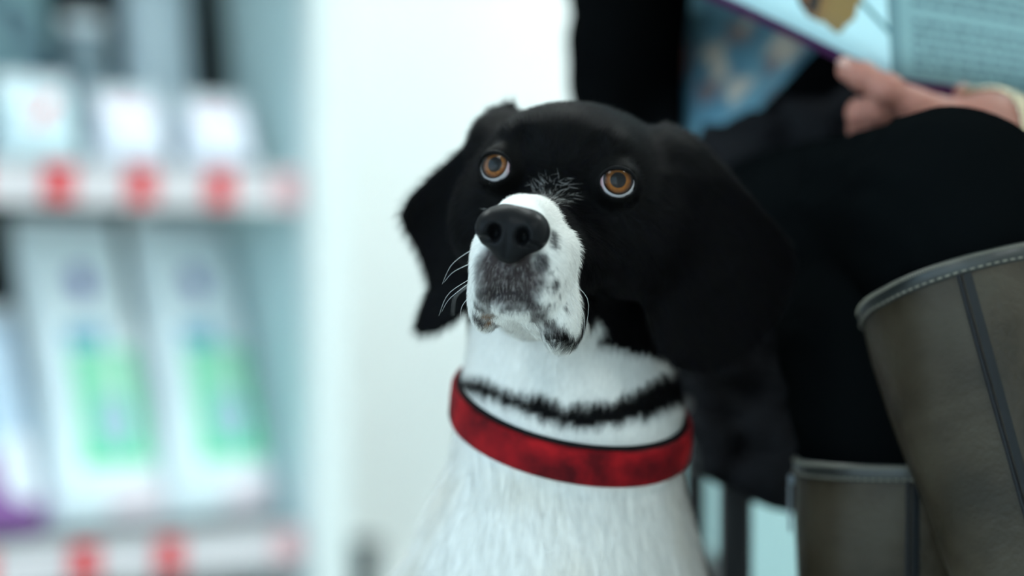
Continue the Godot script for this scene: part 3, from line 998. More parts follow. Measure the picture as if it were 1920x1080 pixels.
# a tall leather boot. rim: middle of its top edge; axis: down the leg; toes: which way it points; seam: where the piped seam runs
func boot(parent: Node3D, called: String, rim: Vector3, axis: Vector3, toes: Vector3, seam: Vector3, long: float, r0: float, r1: float, dip: float, zip: bool):
	var o := Node3D.new()
	o.name = called
	parent.add_child(o, true)
	axis = axis.normalized()
	var fr := (toes - axis * toes.dot(axis)).normalized()
	var b := Basis(fr.cross(axis) * -1.0, -axis, fr)
	if b.determinant() < 0:
		b.x = -b.x
	o.transform = Transform3D(b, rim)
	var sv := b.inverse() * seam
	var sa := atan2(sv.z, sv.x)
	var n := 72
	var shaft := 0.86
	var rad := func(t: float, a: float) -> float:
		var r := lerpf(r0, r1, smoothstep(0.05, 0.95, t)) + 0.002 * sin(clampf(t * 3.0, 0.0, 1.0) * PI)
		r *= 1.0 + 0.05 * sin(a) * sin(a)
		return r + 0.0012 * noise.get_noise_3d(cos(a) * 2.0, t * 5.0, sin(a) * 2.0) + 0.0008 * sin(t * 60.0 + 3.0 * cos(a)) * smoothstep(0.75, 1.0, t)
	var ringat := func(t: float, grow: float, drop: float) -> Array:
		var row := []
		for k in n:
			var a := TAU * k / n
			var r: float = rad.call(t, a) + grow
			row.append(Vector3(cos(a) * r, -t * long * shaft - drop, sin(a) * r))
		return row
	var rows := []
	for e in [[0.12, -0.0036], [0.02, -0.0034], [0.003, -0.0030], [0.0, -0.0018], [0.003, -0.0002]]:
		rows.append(ringat.call(e[0], e[1], 0.0))
	for i in range(1, 33):
		rows.append(ringat.call(i / 32.0, 0.0, 0.0))
	mi("shaft", grid_mesh(rows, true), M.leather, o)
	var bw := 0.0085 / (long * shaft)
	mi("top_band", grid_mesh([ringat.call(0.0, -0.001, -0.0004), ringat.call(0.0, 0.0006, -0.0008), ringat.call(0.002, 0.0015, 0.0), ringat.call(bw * 0.5, 0.0015, 0.0), ringat.call(bw, 0.0014, 0.0), ringat.call(bw + 0.002, 0.0003, 0.0)], true), M.band, o)
	# stitches: a fine whipped row on the edge, a longer running row under the band
	for e in [[0.003, 250, 0.0007, 0.0018, true], [bw - 0.002, 92, 0.0026, 0.0008, false]]:
		var st := begin()
		for k in e[1]:
			var a: float = TAU * k / e[1]
			var r: float = rad.call(e[0], a) + 0.0017
			var p := Vector3(cos(a) * r, -e[0] * long * shaft, sin(a) * r)
			var tb := Basis(Vector3(-sin(a), 0, cos(a)), Vector3.UP, Vector3(-cos(a), 0, -sin(a)))
			add_box(st, p, Vector3(e[2], e[3], 0.0009), 0.0002, tb)
		mi("stitching", done(st), M.thread, o).set_meta("kind", "stuff")
	# piped seam
	for off in [0.0, PI]:
		var pts := []
		var pr := []
		for i in 30:
			var t := i / 29.0
			var a: float = sa + off + 0.10 * t
			var r: float = rad.call(t, a) + 0.0006
			pts.append(Vector3(cos(a) * r, -t * long * shaft - (bw * long * shaft if i == 0 else 0.0), sin(a) * r))
			pr.append(0.0013)
		mi("piping", tube(pts, pr, 8), M.piping, o)
		# a folded strip of leather along the piping
		var strip := [[], [], []]
		for i in 30:
			var t := lerpf(bw * 1.1, 1.0, i / 29.0)
			for k in 3:
				var a: float = sa + off + 0.10 * t - 0.035 - 0.035 * k
				var r: float = rad.call(t, a) + [0.0016, 0.0013, 0.0002][k]
				strip[k].append(Vector3(cos(a) * r, -t * long * shaft, sin(a) * r))
		mi("seam_strip", grid_mesh(strip, false, null, false), M.seam, o)
	# zip on the inner side
	var st2 := begin()
	var za := PI
	var zr: float = rad.call(0.1, za)
	add_box(st2, Vector3(cos(za) * (zr + 0.003), -0.012, sin(za) * zr), Vector3(0.003, 0.006, 0.006), 0.001)
	add_box(st2, Vector3(cos(za) * (zr + 0.004), -0.029, sin(za) * zr), Vector3(0.0014, 0.028, 0.005), 0.0006)
	if zip:
		mi("zip_pull", done(st2), M.zip, o)
	# foot and sole
	var dn := Basis(Vector3.RIGHT, deg_to_rad(dip))
	var piv := Vector3(0, -long * shaft, 0)
	var hh := long * (1.0 - shaft)
	var foot := func(p: Vector3) -> float:
		var q := dn.inverse() * (p - piv)
		var d := cone(q, Vector3(0, 0.02, 0), Vector3(0, -hh * 0.4, -0.012), r1 * 0.98, 0.040)
		d = smin(d, cone(q, Vector3(0, -hh * 0.35, 0.02), Vector3(0.004, -hh * 0.62, 0.15), 0.042, 0.034), 0.03)
		d = smin(d, ell(q, Vector3(0.004, -hh * 0.7, 0.155), Vector3(0.043, 0.026, 0.055)), 0.02)
		return smax(d, -(q.y + hh - 0.012), 0.004)
	mi("foot", placed_mesh(net(foot, Vector3(-0.08, -long - 0.10, -0.10), Vector3(0.08, -long * shaft + 0.05, 0.24), 0.006), 1.0, Vector3.ZERO), M.leather, o)
	var sole := []
	for h in [-hh + 0.013, -hh + 0.002, -hh + 0.0005]:
		var row := []
		for k in 40:
			var a := TAU * k / 40
			var z := 0.078 + cos(a) * 0.135
			var w := 0.036 + 0.010 * sin(clampf((z + 0.06) / 0.27, 0.0, 1.0) * PI * 1.2 - 0.9)
			row.append(piv + dn * Vector3(0.003 + sin(a) * w * (0.93 if h == -hh + 0.0005 else 1.0), h, z))
		sole.append(row)
	mi("sole", grid_mesh(sole, true, null, true, true), M.sole, o)

# ------------------------------------------------------------------ the magazine
func build_magazine():
	var s0 := at(1672, 144, 1.497)
	var o := thing("magazine", "open magazine with purple page edges held over the crossed knee", "magazine", s0)
	var up := Vector3(-0.004, 0.262, -0.070)
	var l := at(1195, -78, 1.560) - s0
	var r := at(2230, 240, 1.680) - s0
	for side in [0, 1]:
		var out: Vector3 = l if side == 0 else r
		var nrm := out.cross(up).normalized()
		if nrm.z < 0:
			nrm = -nrm
		# the block of inner pages, a little lower than the cover, then the cover sheet
		for layer in [0, 1]:
			var rows := []
			var back_rows := []
			var uvs := []
			for i in 13:
				var v := i / 12.0
				var row := []
				var br := []
				var uv := []
				for k in 17:
					var t := k / 16.0
					var bow := 0.006 * sin(t * PI) + 0.002 * sin(v * 3.0 + t * 2.0)
					var p := out * t * (0.995 if layer == 0 else 1.0) + up * v + nrm * bow
					if layer == 0:
						p += -up.normalized() * (0.0065 if side == 0 else 0.0095) - nrm * 0.0012
					row.append(p)
					br.append(p - nrm * (0.0035 if layer == 0 else 0.0004))
					uv.append(Vector2(1.0 - t if side == 0 else t, 1.0 - v))
				rows.append(row)
				back_rows.append(br)
				uvs.append(uv)
			var st := begin()
			grid_add(st, rows, false, uvs, side == 0)
			grid_add(st, back_rows, false, uvs, side == 1)
			# edges
			for e in [[rows[0], back_rows[0], side == 1], [rows[12], back_rows[12], side == 0]]:
				grid_add(st, [e[0], e[1]], false, null, e[2])
			var ea := []
			var eb := []
			for i in 13:
				ea.append(rows[i][16])
				eb.append(back_rows[i][16])
			grid_add(st, [ea, eb], false, null, side == 0)
			if layer == 0:
				mi("page_block", done(st), M.purple, o, "purple edged inner pages")
			else:
				mi("cover_page", done(st), page(side), o)

# flat print: a picture of a dried seed head on one page, columns of small grey text on the other
func page(side: int) -> StandardMaterial3D:
	var w := 512
	var h := 700
	var im := Image.create(w, h, false, Image.FORMAT_RGB8)
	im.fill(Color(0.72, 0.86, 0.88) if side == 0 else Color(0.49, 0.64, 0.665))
	if side == 0:
		for y in h:
			for x in w:
				var u := float(x) / w
				var v := 1.0 - float(y) / h
				var q := Vector2((u - 0.75) / 0.155, (v - 0.205) / 0.16)
				q = q.rotated(0.5)
				var edge := q.length() + 0.10 * noise.get_noise_2d(u * 14.0, v * 14.0)
				if edge < 1.0:
					var tan_ := Color(0.50, 0.40, 0.22)
					var c := tan_.lerp(Color(0.42, 0.20, 0.08), clampf(0.5 - q.x, 0.0, 1.0))
					if noise.get_noise_2d(u * 22.0 + 9.0, v * 22.0) > -0.15 - q.x * 0.5 and q.x < 0.25:
						c = Color(0.05, 0.035, 0.03)
					im.set_pixel(x, y, c)
				elif u > 0.85 and absf(v - (0.17 - (u - 0.85) * 0.40)) < 0.008:
					im.set_pixel(x, y, Color(0.16, 0.36, 0.38))
	else:
		var r2 := RandomNumberGenerator.new()
		r2.seed = 5
		im.fill_rect(Rect2i(0, 0, 14, h), Color(0.39, 0.54, 0.57))
		for line in 42:
			var y := 20 + line * 16
			if line % 9 == 8 or y > h - 22:
				continue
			var x := 34
			var stop := 500 - (r2.randi_range(20, 180) if line % 9 == 7 else r2.randi_range(0, 24))
			while x < stop:
				var len_ := r2.randi_range(8, 30)
				im.fill_rect(Rect2i(x, y, mini(len_, stop - x), 7), Color(0.29, 0.41, 0.44))
				x += len_ + 5
	var m := StandardMaterial3D.new()
	m.albedo_texture = ImageTexture.create_from_image(im)
	m.roughness = 0.4
	m.metallic_specular = 0.4
	return m

# ------------------------------------------------------------------ the dog
const COLLAR := Vector3(9, -134, -104)          # middle of the collar, and its axis
const COLLAR_UP := Vector3(0.1698, 0.9288, 0.3296)
var HB := Basis()              # head axes, in the world's: x to the dog's left, y up, z along the muzzle
var HI := Basis()
var DOG := Vector3(0.03, 0.0, -1.44)
var ear_l := PackedVector2Array()
var ear_r := PackedVector2Array()
var ear_box := []
var spots := []

# millimetres from the point between the eyes
func mm(px: float, py: float, d: float) -> Vector3:
	return (at(px, py, d) - HEAD) * 1000.0

func z_right(x: float, y: float) -> float:
	var z := -14.0 - 0.85 * (x - 46.0)
	return lerpf(z, -62.0 - 0.25 * (x - 66.0), clampf((y - 2.0) / 30.0, 0.0, 1.0)) - 5.0 * exp(-pow((x - 52.0) / 8.0, 2.0)) + 3.0 * sin(y * 0.06 + x * 0.05)

func z_left(x: float, y: float) -> float:
	return -80.0 + 0.22 * (x + 45.0) + 7.0 * sin((x + 40.0) * 0.075 - y * 0.02) - 8.0 * clampf((x + 48.0) / 12.0, 0.0, 1.0) * clampf(-y / 30.0, 0.0, 1.0)

func ear_outline(px: Array, f: Callable) -> PackedVector2Array:
	var out := PackedVector2Array()
	for p in px:
		var d := 1.34
		var w := Vector3.ZERO
		for k in 5:
			w = mm(p[0], p[1], d)
			d = 1.276 - f.call(w.x, w.y) / 1000.0
		out.append(Vector2(w.x, w.y))
	return out

func ear(w: Vector3, outline: PackedVector2Array, f: Callable, b: Array) -> float:
	var e := 14.0
	if w.x < b[0] - e or w.x > b[1] + e or w.y < b[2] - e or w.y > b[3] + e:
		return 40.0
	var z: float = f.call(w.x, w.y)
	var t := absf(w.z - z) * 0.75
	if t > 25.0:
		return t - 4.0
	var d := poly2(Vector2(w.x, w.y), outline)
	return smax(d, t - 2.6, 4.0)

# the head, in head axes
func head(q: Vector3) -> float:
	var a := Vector3(absf(q.x), q.y, q.z)
	var d := ell(q, Vector3(0, 4, -60), Vector3(53, 40, 60))
	d = smin(d, ell(q, Vector3(0, 12, -20), Vector3(37, 24, 28)), 16.0)
	d = smin(d, ell(a, Vector3(21, 17, -7), Vector3(13, 8, 11)), 9.0)
	d = smin(d, ell(a, Vector3(37, -26, -42), Vector3(26, 32, 42)), 22.0)
	d = smin(d, ell(a, Vector3(48, 16, -64), Vector3(17, 19, 24)), 12.0)
	var m := cone(q, Vector3(0, -29, 0), Vector3(0, -32, 78), 17.0, 14.5)
	m = smin(m, cone(a, Vector3(13, -42, 2), Vector3(9, -44, 66), 20.0, 14.0), 10.0)
	m = smin(m, ell(q, Vector3(0, -52, 70), Vector3(17, 15, 16)), 8.0)
	m = smin(m, ell(a, Vector3(13, -56, 60), Vector3(12, 22, 24)), 8.0)
	m = smin(m, ell(a, Vector3(18.5, -69, 42), Vector3(9.5, 18, 21)), 8.0)
	m = smin(m, ell(q, Vector3(22, -77, 42), Vector3(9.5, 15, 19)), 7.0)
	d = smin(d, m, 16.0)
	# lower jaw and chin, under the lips
	var l := cone(a, Vector3(8, -71, -20), Vector3(7.5, -71.5, 52), 17.0, 10.5)
	l = smin(l, ell(q, Vector3(0, -70, 67), Vector3(15, 9, 12)), 6.0)
	d = smin(d, l, 2.5)
	# brow dents
	d = smax(d, -ell(a, Vector3(19.5, 17, 10), Vector3(5.5, 6, 7)), 7.0)
	# lids round the eyeballs, with the opening cut through
	var e := a - Vector3(31.3, 0, 0)
	if e.length_squared() < 900.0:
		d = smin(d, e.length() - 12.6, 5.0)
		var ax := Vector3(0.26, 0.04, 0.965).normalized()
		var right := Vector3(0.965, 0, -0.26)
		var u := e.dot(right)
		var v := e.dot(right.cross(ax) * -1.0)
		var open := (Vector2(u / 8.8, (v + 0.8) / (7.5 if v < -0.8 else 6.7)).length() - 1.0) * 7.0
		d = smax(d, -maxf(open, -e.dot(ax) + 2.0), 1.6)
	return d

func neck(w: Vector3) -> float:
	var d := cone(w, Vector3(2, -50, -95), Vector3(9, -132, -104), 50.0, 59.0)
	d = smin(d, cone(w, Vector3(9, -132, -104), Vector3(2, -240, -135), 58.0, 76.0), 20.0)
	return d

func dog_upper(w: Vector3) -> float:
	var d := 1e3
	if w.y > -135.0:
		d = head(HI * w)
		var r := ear(w, ear_r, z_right, ear_box[1])
		d = smin(d, r, 12.0)
		d = smin(d, ear(w, ear_l, z_left, ear_box[0]), 7.0)
	return smin(d, dog_body(w), 14.0)

func dog_body(w: Vector3) -> float:
	var d := neck(w)
	if w.y > -120.0 and w.z > -220.0:
		return d
	d = smin(d, ell(w, Vector3(-1, -264, -140), Vector3(85, 120, 92)), 30.0)
	var a := Vector3(absf(w.x + 8.0), w.y, w.z)
	d = smin(d, cone(a, Vector3(66, -276, -160), Vector3(60, -400, -130), 44.0, 27.0), 34.0)
	d = smin(d, cone(a, Vector3(62, -400, -130), Vector3(60, -525, -110), 27.0, 20.0), 12.0)
	d = smin(d, ell(a, Vector3(60, -549, -88), Vector3(30, 21, 42)), 12.0)
	if w.z < -150.0:
		d = smin(d, cone(w, Vector3(10, -245, -220), Vector3(5, -410, -420), 74.0, 88.0), 40.0)
		d = smin(d, cone(a, Vector3(55, -440, -420), Vector3(78, -500, -270), 58.0, 40.0), 25.0)
		d = smin(d, cone(a, Vector3(78, -500, -270), Vector3(74, -545, -400), 36.0, 20.0), 15.0)
		d = smin(d, cone(a, Vector3(74, -548, -400), Vector3(78, -549, -240), 21.0, 21.0), 12.0)
		d = smin(d, cone(w, Vector3(0, -520, -490), Vector3(-120, -552, -640), 22.0, 10.0), 15.0)
	return d

func fbm(p: Vector3, s: float) -> float:
	return noise.get_noise_3dv(p * s)

const WHITE := Color(0.80, 0.80, 0.775)
const BLACK := Color(0.0056, 0.0057, 0.0063)

# colour of the coat at a point (mm, world axes), sharp-edged; the hairs carry it
func coat(w: Vector3) -> Color:
	var q := HI * w
	var n := fbm(w, 0.09) * 3.0 + fbm(w, 0.35) * 1.6
	var c := BLACK
	var on_head: bool = w.y > -104.0 + 0.1 * w.x and q.z > -150.0
	var white := 0.0
	if w.x > 40.0 and absf(w.z - z_right(w.x, w.y)) < 13.0 and w.y < 40.0 and w.y > -125.0 and poly2(Vector2(w.x, w.y), ear_r) < 7.0:
		return BLACK
	if w.x < -38.0 and w.z < -62.0 and w.y > -100.0 and poly2(Vector2(w.x, w.y), ear_l) < 7.0:
		return BLACK
	if q.z > 34.0:
		# muzzle
		var zb := 47.0 + n
		if q.y > -30.0:
			zb += 6.0 * clampf((absf(q.x) - 6.0) / 10.0, 0.0, 1.0)
		white = clampf((q.z - zb) / 2.0 + 0.5, 0.0, 1.0)
		if q.x > 10.0:
			white *= 1.0 - clampf((-80.0 - q.y + n) / 3.0, 0.0, 1.0)
		if absf(q.x) < 15.0 and q.y < -66.0:
			white = 1.0
	if q.y < (-87.0 if q.x > 4.0 else -66.0) + n and q.z < 60.0:
		white = 1.0
	if q.y < -72.0 and absf(q.x) < 24.0 and q.z < 52.0:
		white = 1.0
	if white > 0.0 and q.z > 34.0 and q.y > -90.0:
		# grey lip under the nose and along the lip edge
		var g := 1.0 - clampf((ell(q, Vector3(-1, -57, 84), Vector3(15, 13.5, 20)) + n * 0.8) / 8.0 + 0.25, 0.0, 1.0)
		g *= 1.0 - 0.25 * clampf(fbm(Vector3(w.x, w.y * 0.25, w.z), 0.8) * 1.6, 0.0, 1.0)
		var s := WHITE.lerp(Color(0.036, 0.028, 0.029), 1.0 - pow(1.0 - g, 1.6))
		var up := minf(ell(Vector3(absf(q.x), q.y, q.z), Vector3(13, -56, 60), Vector3(12, 22, 24)), ell(Vector3(absf(q.x), q.y, q.z), Vector3(18.5, -69, 42), Vector3(9.5, 18, 21)))
		up = minf(up, ell(q, Vector3(0, -52, 70), Vector3(17, 15, 16)))
		var chin := minf(ell(q, Vector3(0, -70, 67), Vector3(15, 9, 12)), cone(Vector3(absf(q.x), q.y, q.z), Vector3(8, -71, -20), Vector3(7.5, -71.5, 52), 17.0, 10.5))
		var lip := clampf(1.0 - (chin - up * 0.3 + n) / 6.0, 0.0, 1.0) * (1.0 if up < chin + 1.0 else 0.0)
		s = s.lerp(Color(0.05, 0.042, 0.045), lip * 0.85)
		for sp in spots:
			var dd: float = (w - sp[0]).length() / sp[1]
			if dd < 1.4:
				s = s.lerp(sp[2], clampf((1.2 - dd + n * 0.1) * 2.0, 0.0, 0.9))
		return BLACK.lerp(s, white)
	if not on_head:
		# neck: a black band above the collar, black back
		white = 1.0
		var bx := [-70.0, -46.8, -33.5, -12.8, 4.9, 31.6, 58.2, 73.0, 110.0]
		var by := [-105.0, -111.5, -117.4, -122.4, -129.0, -127.2, -117.4, -110.0, -105.0]
		var bt := [6.0, 6.0, 4.5, 5.5, 6.0, 7.0, 10.0, 14.0, 18.0]
		for k in 8:
			if w.x >= bx[k] and w.x < bx[k + 1]:
				var t: float = (w.x - bx[k]) / (bx[k + 1] - bx[k])
				var dy: float = absf(w.y - lerpf(by[k], by[k + 1], t)) - lerpf(bt[k], bt[k + 1], t)
				white = clampf(0.5 + (dy + n * 0.9) / 2.0, 0.0, 1.0)
		var back := w.z + 128.0 + (0.0 if w.x < 0.0 else 8.0) + n * 2.0
		if w.x > 30.0:
			white = minf(white, clampf(back / 4.0 + 0.5, 0.0, 1.0))
		elif w.z < -190.0 + n:
			white = 0.0
		var warm := clampf(fbm(w, 0.02) * 1.5 + 0.1, 0.0, 1.0) * (1.0 if w.y < -160.0 else 0.0)
		return BLACK.lerp(WHITE.lerp(Color(0.72, 0.68, 0.60), warm * 0.5), white)
	return BLACK.lerp(WHITE, white)

# scatters hairs over a net (mm); how.call(p, n) gives [per square mm, length, width, lift, direction] or null
const RIBBON := [0, 3, 1, 0, 2, 3, 2, 4, 3]

func fur(net_: Dictionary, how: Callable, tint: Callable, scale: float, o: Vector3, eye: Vector3) -> ArrayMesh:
	var xs := []
	var cs := []
	var v: PackedVector3Array = net_.v
	var nn: PackedVector3Array = net_.n
	var ii: PackedInt32Array = net_.i
	for t in range(0, ii.size(), 3):
		var a := v[ii[t]]
		var b := v[ii[t + 1]]
		var c := v[ii[t + 2]]
		var nrm := nn[ii[t]]
		if nrm.dot((eye - a).normalized()) < -0.35:
			continue
		var h = how.call((a + b + c) / 3.0, nrm)
		if h == null:
			continue
		var want: float = (b - a).cross(c - a).length() * 0.5 * h[0]
		var k := int(want)
		if rng.randf() < want - k:
			k += 1
		for j in k:
			var r1 := sqrt(rng.randf())
			var r2 := rng.randf()
			var p := a * (1.0 - r1) + b * (r1 * (1.0 - r2)) + c * (r1 * r2)
			var n := (nn[ii[t]] * (1.0 - r1) + nn[ii[t + 1]] * (r1 * (1.0 - r2)) + nn[ii[t + 2]] * (r1 * r2)).normalized()
			var dir: Vector3 = h[4] + Vector3(rng.randfn(), rng.randfn(), rng.randfn()) * 0.16
			dir = (dir - n * dir.dot(n)).normalized()
			if dir.length_squared() < 0.5:
				continue
			var len_: float = h[1] * rng.randf_range(0.65, 1.2)
			var side := dir.cross(n).rotated(dir, rng.randf_range(-0.9, 0.9))
			var lift: float = h[3] * rng.randf_range(0.4, 1.5)
			xs.append(Transform3D(Basis(side * (h[2] * rng.randf_range(0.7, 1.2) * scale), n * (len_ * lift * scale), dir * (len_ * scale)), (p - n * 0.15) * scale + o))
			var col: Color = tint.call(p - dir * rng.randfn(0.4, 0.9))
			var jitter := rng.randf_range(0.75, 1.2) if col.g > 0.1 else rng.randf_range(0.4, 2.0)
			cs.append(Color(col.r * jitter, col.g * jitter, col.b * jitter))
	# every hair a ribbon of three triangles, bent once, in one mesh
	var hv := PackedVector3Array()
	var hn := PackedVector3Array()
	var hc := PackedColorArray()
	var hi := PackedInt32Array()
	hv.resize(xs.size() * 5)
	hn.resize(xs.size() * 5)
	hc.resize(xs.size() * 5)
	hi.resize(xs.size() * 9)
	for i in xs.size():
		var x: Transform3D = xs[i]
		var k := i * 5
		var up := x.basis.y.normalized()
		hv[k] = x.origin - x.basis.x * 0.5
		hv[k + 1] = x.origin + x.basis.x * 0.5
		var mid := x.origin + x.basis.z * 0.5 + x.basis.y * 0.4
		hv[k + 2] = mid - x.basis.x * 0.36
		hv[k + 3] = mid + x.basis.x * 0.36
		hv[k + 4] = x.origin + x.basis.z + x.basis.y * 0.55
		for j in 5:
			hn[k + j] = up
			hc[k + j] = cs[i]
		var m := i * 9
		for j in 9:
			hi[m + j] = k + RIBBON[j]
	print("hairs ", xs.size())
	return arr_mesh(hv, hn, hi, null, hc)

func head_fur(p: Vector3, n: Vector3):
	var q := HI * p
	var nose := Vector3(-1.5, -36, 88)
	if (q - nose).length() < 17.0:
		return null
	for s in [-1.0, 1.0]:
		if (q - Vector3(31.3 * s, 0, 0)).length() < 14.2 and q.z > 2.0:
			return [0.8, 1.6, 0.12, 0.25, HB * Vector3(s * 0.6, 0.4, -1.0)]
	var flow := q - Vector3(0, -30, 110)
	var len_ := clampf(3.2 + (95.0 - q.z) * 0.035, 3.2, 9.0)
	if q.z > 30.0:
		flow = flow.normalized() + Vector3(0, -0.55, 0) * clampf((-q.y - 30.0) / 20.0, 0.0, 1.0)
	elif p.y < -10.0 or absf(q.x) > 50.0:
		flow = flow.normalized() + Vector3(0, -0.9, 0)
		len_ = 9.0
	if p.y < -85.0 and poly2(Vector2(p.x, p.y), ear_r) > 6.0:
		var up := (p - COLLAR).dot(COLLAR_UP)
		if up < 14.0:
			return null
		flow = Vector3(0.0, -1.0, 0.2)
		len_ = minf(6.0, 3.5 + (up - 14.0) * 0.6)
	var dens := 1.6
	var width := 0.17
	if q.z > 20.0:
		dens = 3.0
		width = 0.14
	return [dens, len_, width, 0.42 if q.z < 20.0 else 0.36, HB * flow.normalized()]

func body_fur(p: Vector3, _n: Vector3):
	if p.y < -320.0 or p.z < -260.0 or (p - COLLAR).dot(COLLAR_UP) > -11.0:
		return null
	return [0.35, 17.0, 0.30, 0.34, Vector3((p.x + 5.0) * 0.004, -1.0, 0.1)]

func hit(px: float, py: float) -> Vector3:
	var eye := -HEAD * 1000.0 + Vector3(0, EYE * 1000.0, 0)
	var dir := (mm(px, py, 1.0) - eye).normalized()
	var t := 1120.0
	for k in 60:
		var d := dog_upper(eye + dir * t)
		if d < 0.1:
			break
		t += d * 0.7
	return eye + dir * t

# colour of a hair: the coat's, with white hairs straggling from the blaze up between the eyes
func hair_tint(w: Vector3) -> Color:
	var q := HI * w
	if q.z > 2.0 and q.z < 47.0 and absf(q.x + 1.0) < 10.0 and q.y < 6.0 and q.y > -24.0:
		var far := clampf((q.y + 13.0) / 17.0, 0.0, 1.0) + absf(q.x + 1.0) * 0.04
		if rng.randf() > 0.6 + 0.4 * far:
			return Color(0.36, 0.36, 0.355)
	var c := coat(w)
	# single pale hairs among the dark ones of the lip
	if q.z > 60.0 and q.y < -44.0 and c.g < 0.25 and rng.randf() < 0.2:
		return Color(0.30, 0.28, 0.275)
	return c

func colors(d: Dictionary) -> PackedColorArray:
	var c := PackedColorArray()
	c.resize(d.v.size())
	for i in c.size():
		c[i] = coat(d.v[i])
	return c

func build_dog():
	HB = Basis(Vector3.BACK, deg_to_rad(-7.9)) * Basis(Vector3.UP, deg_to_rad(-12.0)) * Basis(Vector3.RIGHT, deg_to_rad(-1.0))
	HI = HB.transposed()
	ear_r = ear_outline([[1245, 240], [1288, 260], [1318, 280], [1352, 308], [1392, 350], [1440, 405], [1478, 450], [1491, 490], [1480, 545], [1450, 605], [1412, 655], [1370, 686], [1320, 702], [1268, 692], [1235, 655], [1212, 595], [1204, 530], [1212, 470], [1230, 410], [1243, 330], [1240, 260]], z_right)
	ear_l = ear_outline([[962, 190], [925, 203], [905, 225], [888, 258], [842, 298], [800, 335], [766, 370], [750, 405], [760, 432], [782, 468], [800, 515], [803, 540], [786, 583], [777, 612], [786, 627], [822, 620], [852, 602], [874, 570], [888, 540], [900, 480], [905, 400], [915, 330], [935, 270], [965, 235]], z_left)
	for e in [ear_l, ear_r]:
		var b := [1e9, -1e9, 1e9, -1e9]
		for p in e:
			b = [minf(b[0], p.x), maxf(b[1], p.x), minf(b[2], p.y), maxf(b[3], p.y)]
		ear_box.append(b)
	var dog := thing("dog", "black and white hound sitting and gazing upwards in a red collar", "dog", DOG)
	var o := (HEAD - DOG)
	var sc := 0.001
	# ticking on the muzzle
	for s in [[1037, 440, 3.2], [1037, 455, 3.0], [1018, 482, 3.0], [1017, 496, 3.6], [1041, 534, 3.4], [1046, 528, 1.8], [1012, 530, 1.8], [1028, 540, 1.4], [1050, 552, 1.2], [1030, 572, 1.5], [1062, 576, 1.8], [1040, 570, 1.0], [1008, 545, 1.6], [1022, 580, 1.6], [1057, 618, 2.0], [1045, 620, 1.6], [1036, 515, 1.3], [1008, 572, 1.4], [1043, 500, 1.0], [1060, 530, 1.0], [1025, 600, 1.3]]:
		spots.append([hit(s[0], s[1]), s[2], Color(0.03, 0.03, 0.033)])
	for s in [[905, 555, 5.0], [897, 575, 4.5], [893, 596, 4.0], [905, 608, 3.5], [925, 548, 4.5], [945, 552, 4.5], [968, 553, 4.5], [990, 560, 4.5], [1004, 575, 4.0], [1014, 592, 3.6], [1028, 607, 3.6], [1042, 622, 3.6], [1056, 634, 3.6], [1068, 642, 4.0], [955, 578, 2.4], [940, 582, 1.8], [972, 580, 1.8], [985, 582, 1.6]]:
		spots.append([hit(s[0], s[1]), s[2], Color(0.03, 0.026, 0.027)])
	spots.append([hit(914, 592), 3.2, Color(0.16, 0.075, 0.03)])
	spots.append([hit(919, 604), 2.6, Color(0.22, 0.11, 0.045)])
	var t := Time.get_ticks_msec()
	# the collar's plane parts the fine head from the coarser body
	var cc := COLLAR
	var cn := COLLAR_UP
	var upper := func(w: Vector3) -> float: return maxf(dog_upper(w), -(w - cc).dot(cn) - 6.0)
	var lower := func(w: Vector3) -> float: return maxf(dog_body(w), (w - cc).dot(cn) - 4.0)
	var hn := net(upper, Vector3(-110, -190, -200), Vector3(150, 70, 102), 2.2)
	t = lap("head net %d" % hn.v.size(), t)
	var bn := net(lower, Vector3(-170, -580, -670), Vector3(180, -100, 0), 8.0)
	t = lap("body net %d" % bn.v.size(), t)
	# one mesh: the body's net joined to the head's
	var v := PackedVector3Array()
	var n := PackedVector3Array()
	var idx := PackedInt32Array()
	var col := colors(hn)
	col.append_array(colors(bn))
	for d in [hn, bn]:
		var first := v.size()
		for p in d.v:
			v.append(p * sc + o)
		n.append_array(d.n)
		for i in d.i:
			idx.append(first + i)
	mi("body", arr_mesh(v, n, idx, null, col), M.coat, dog)
	t = lap("dog colours", t)
	var eye := -HEAD * 1000.0 + Vector3(0, EYE * 1000.0, 0)
	for f in [[hn, head_fur], [bn, body_fur]]:
		mi("fur", fur(f[0], f[1], hair_tint, sc, o, eye), M.hair, dog).set_meta("kind", "stuff")
	t = lap("fur", t)
	build_eyes(dog, o)
	build_nose(dog, o)
	build_whiskers(dog, o)
	build_collar(dog, o, cc, cn)

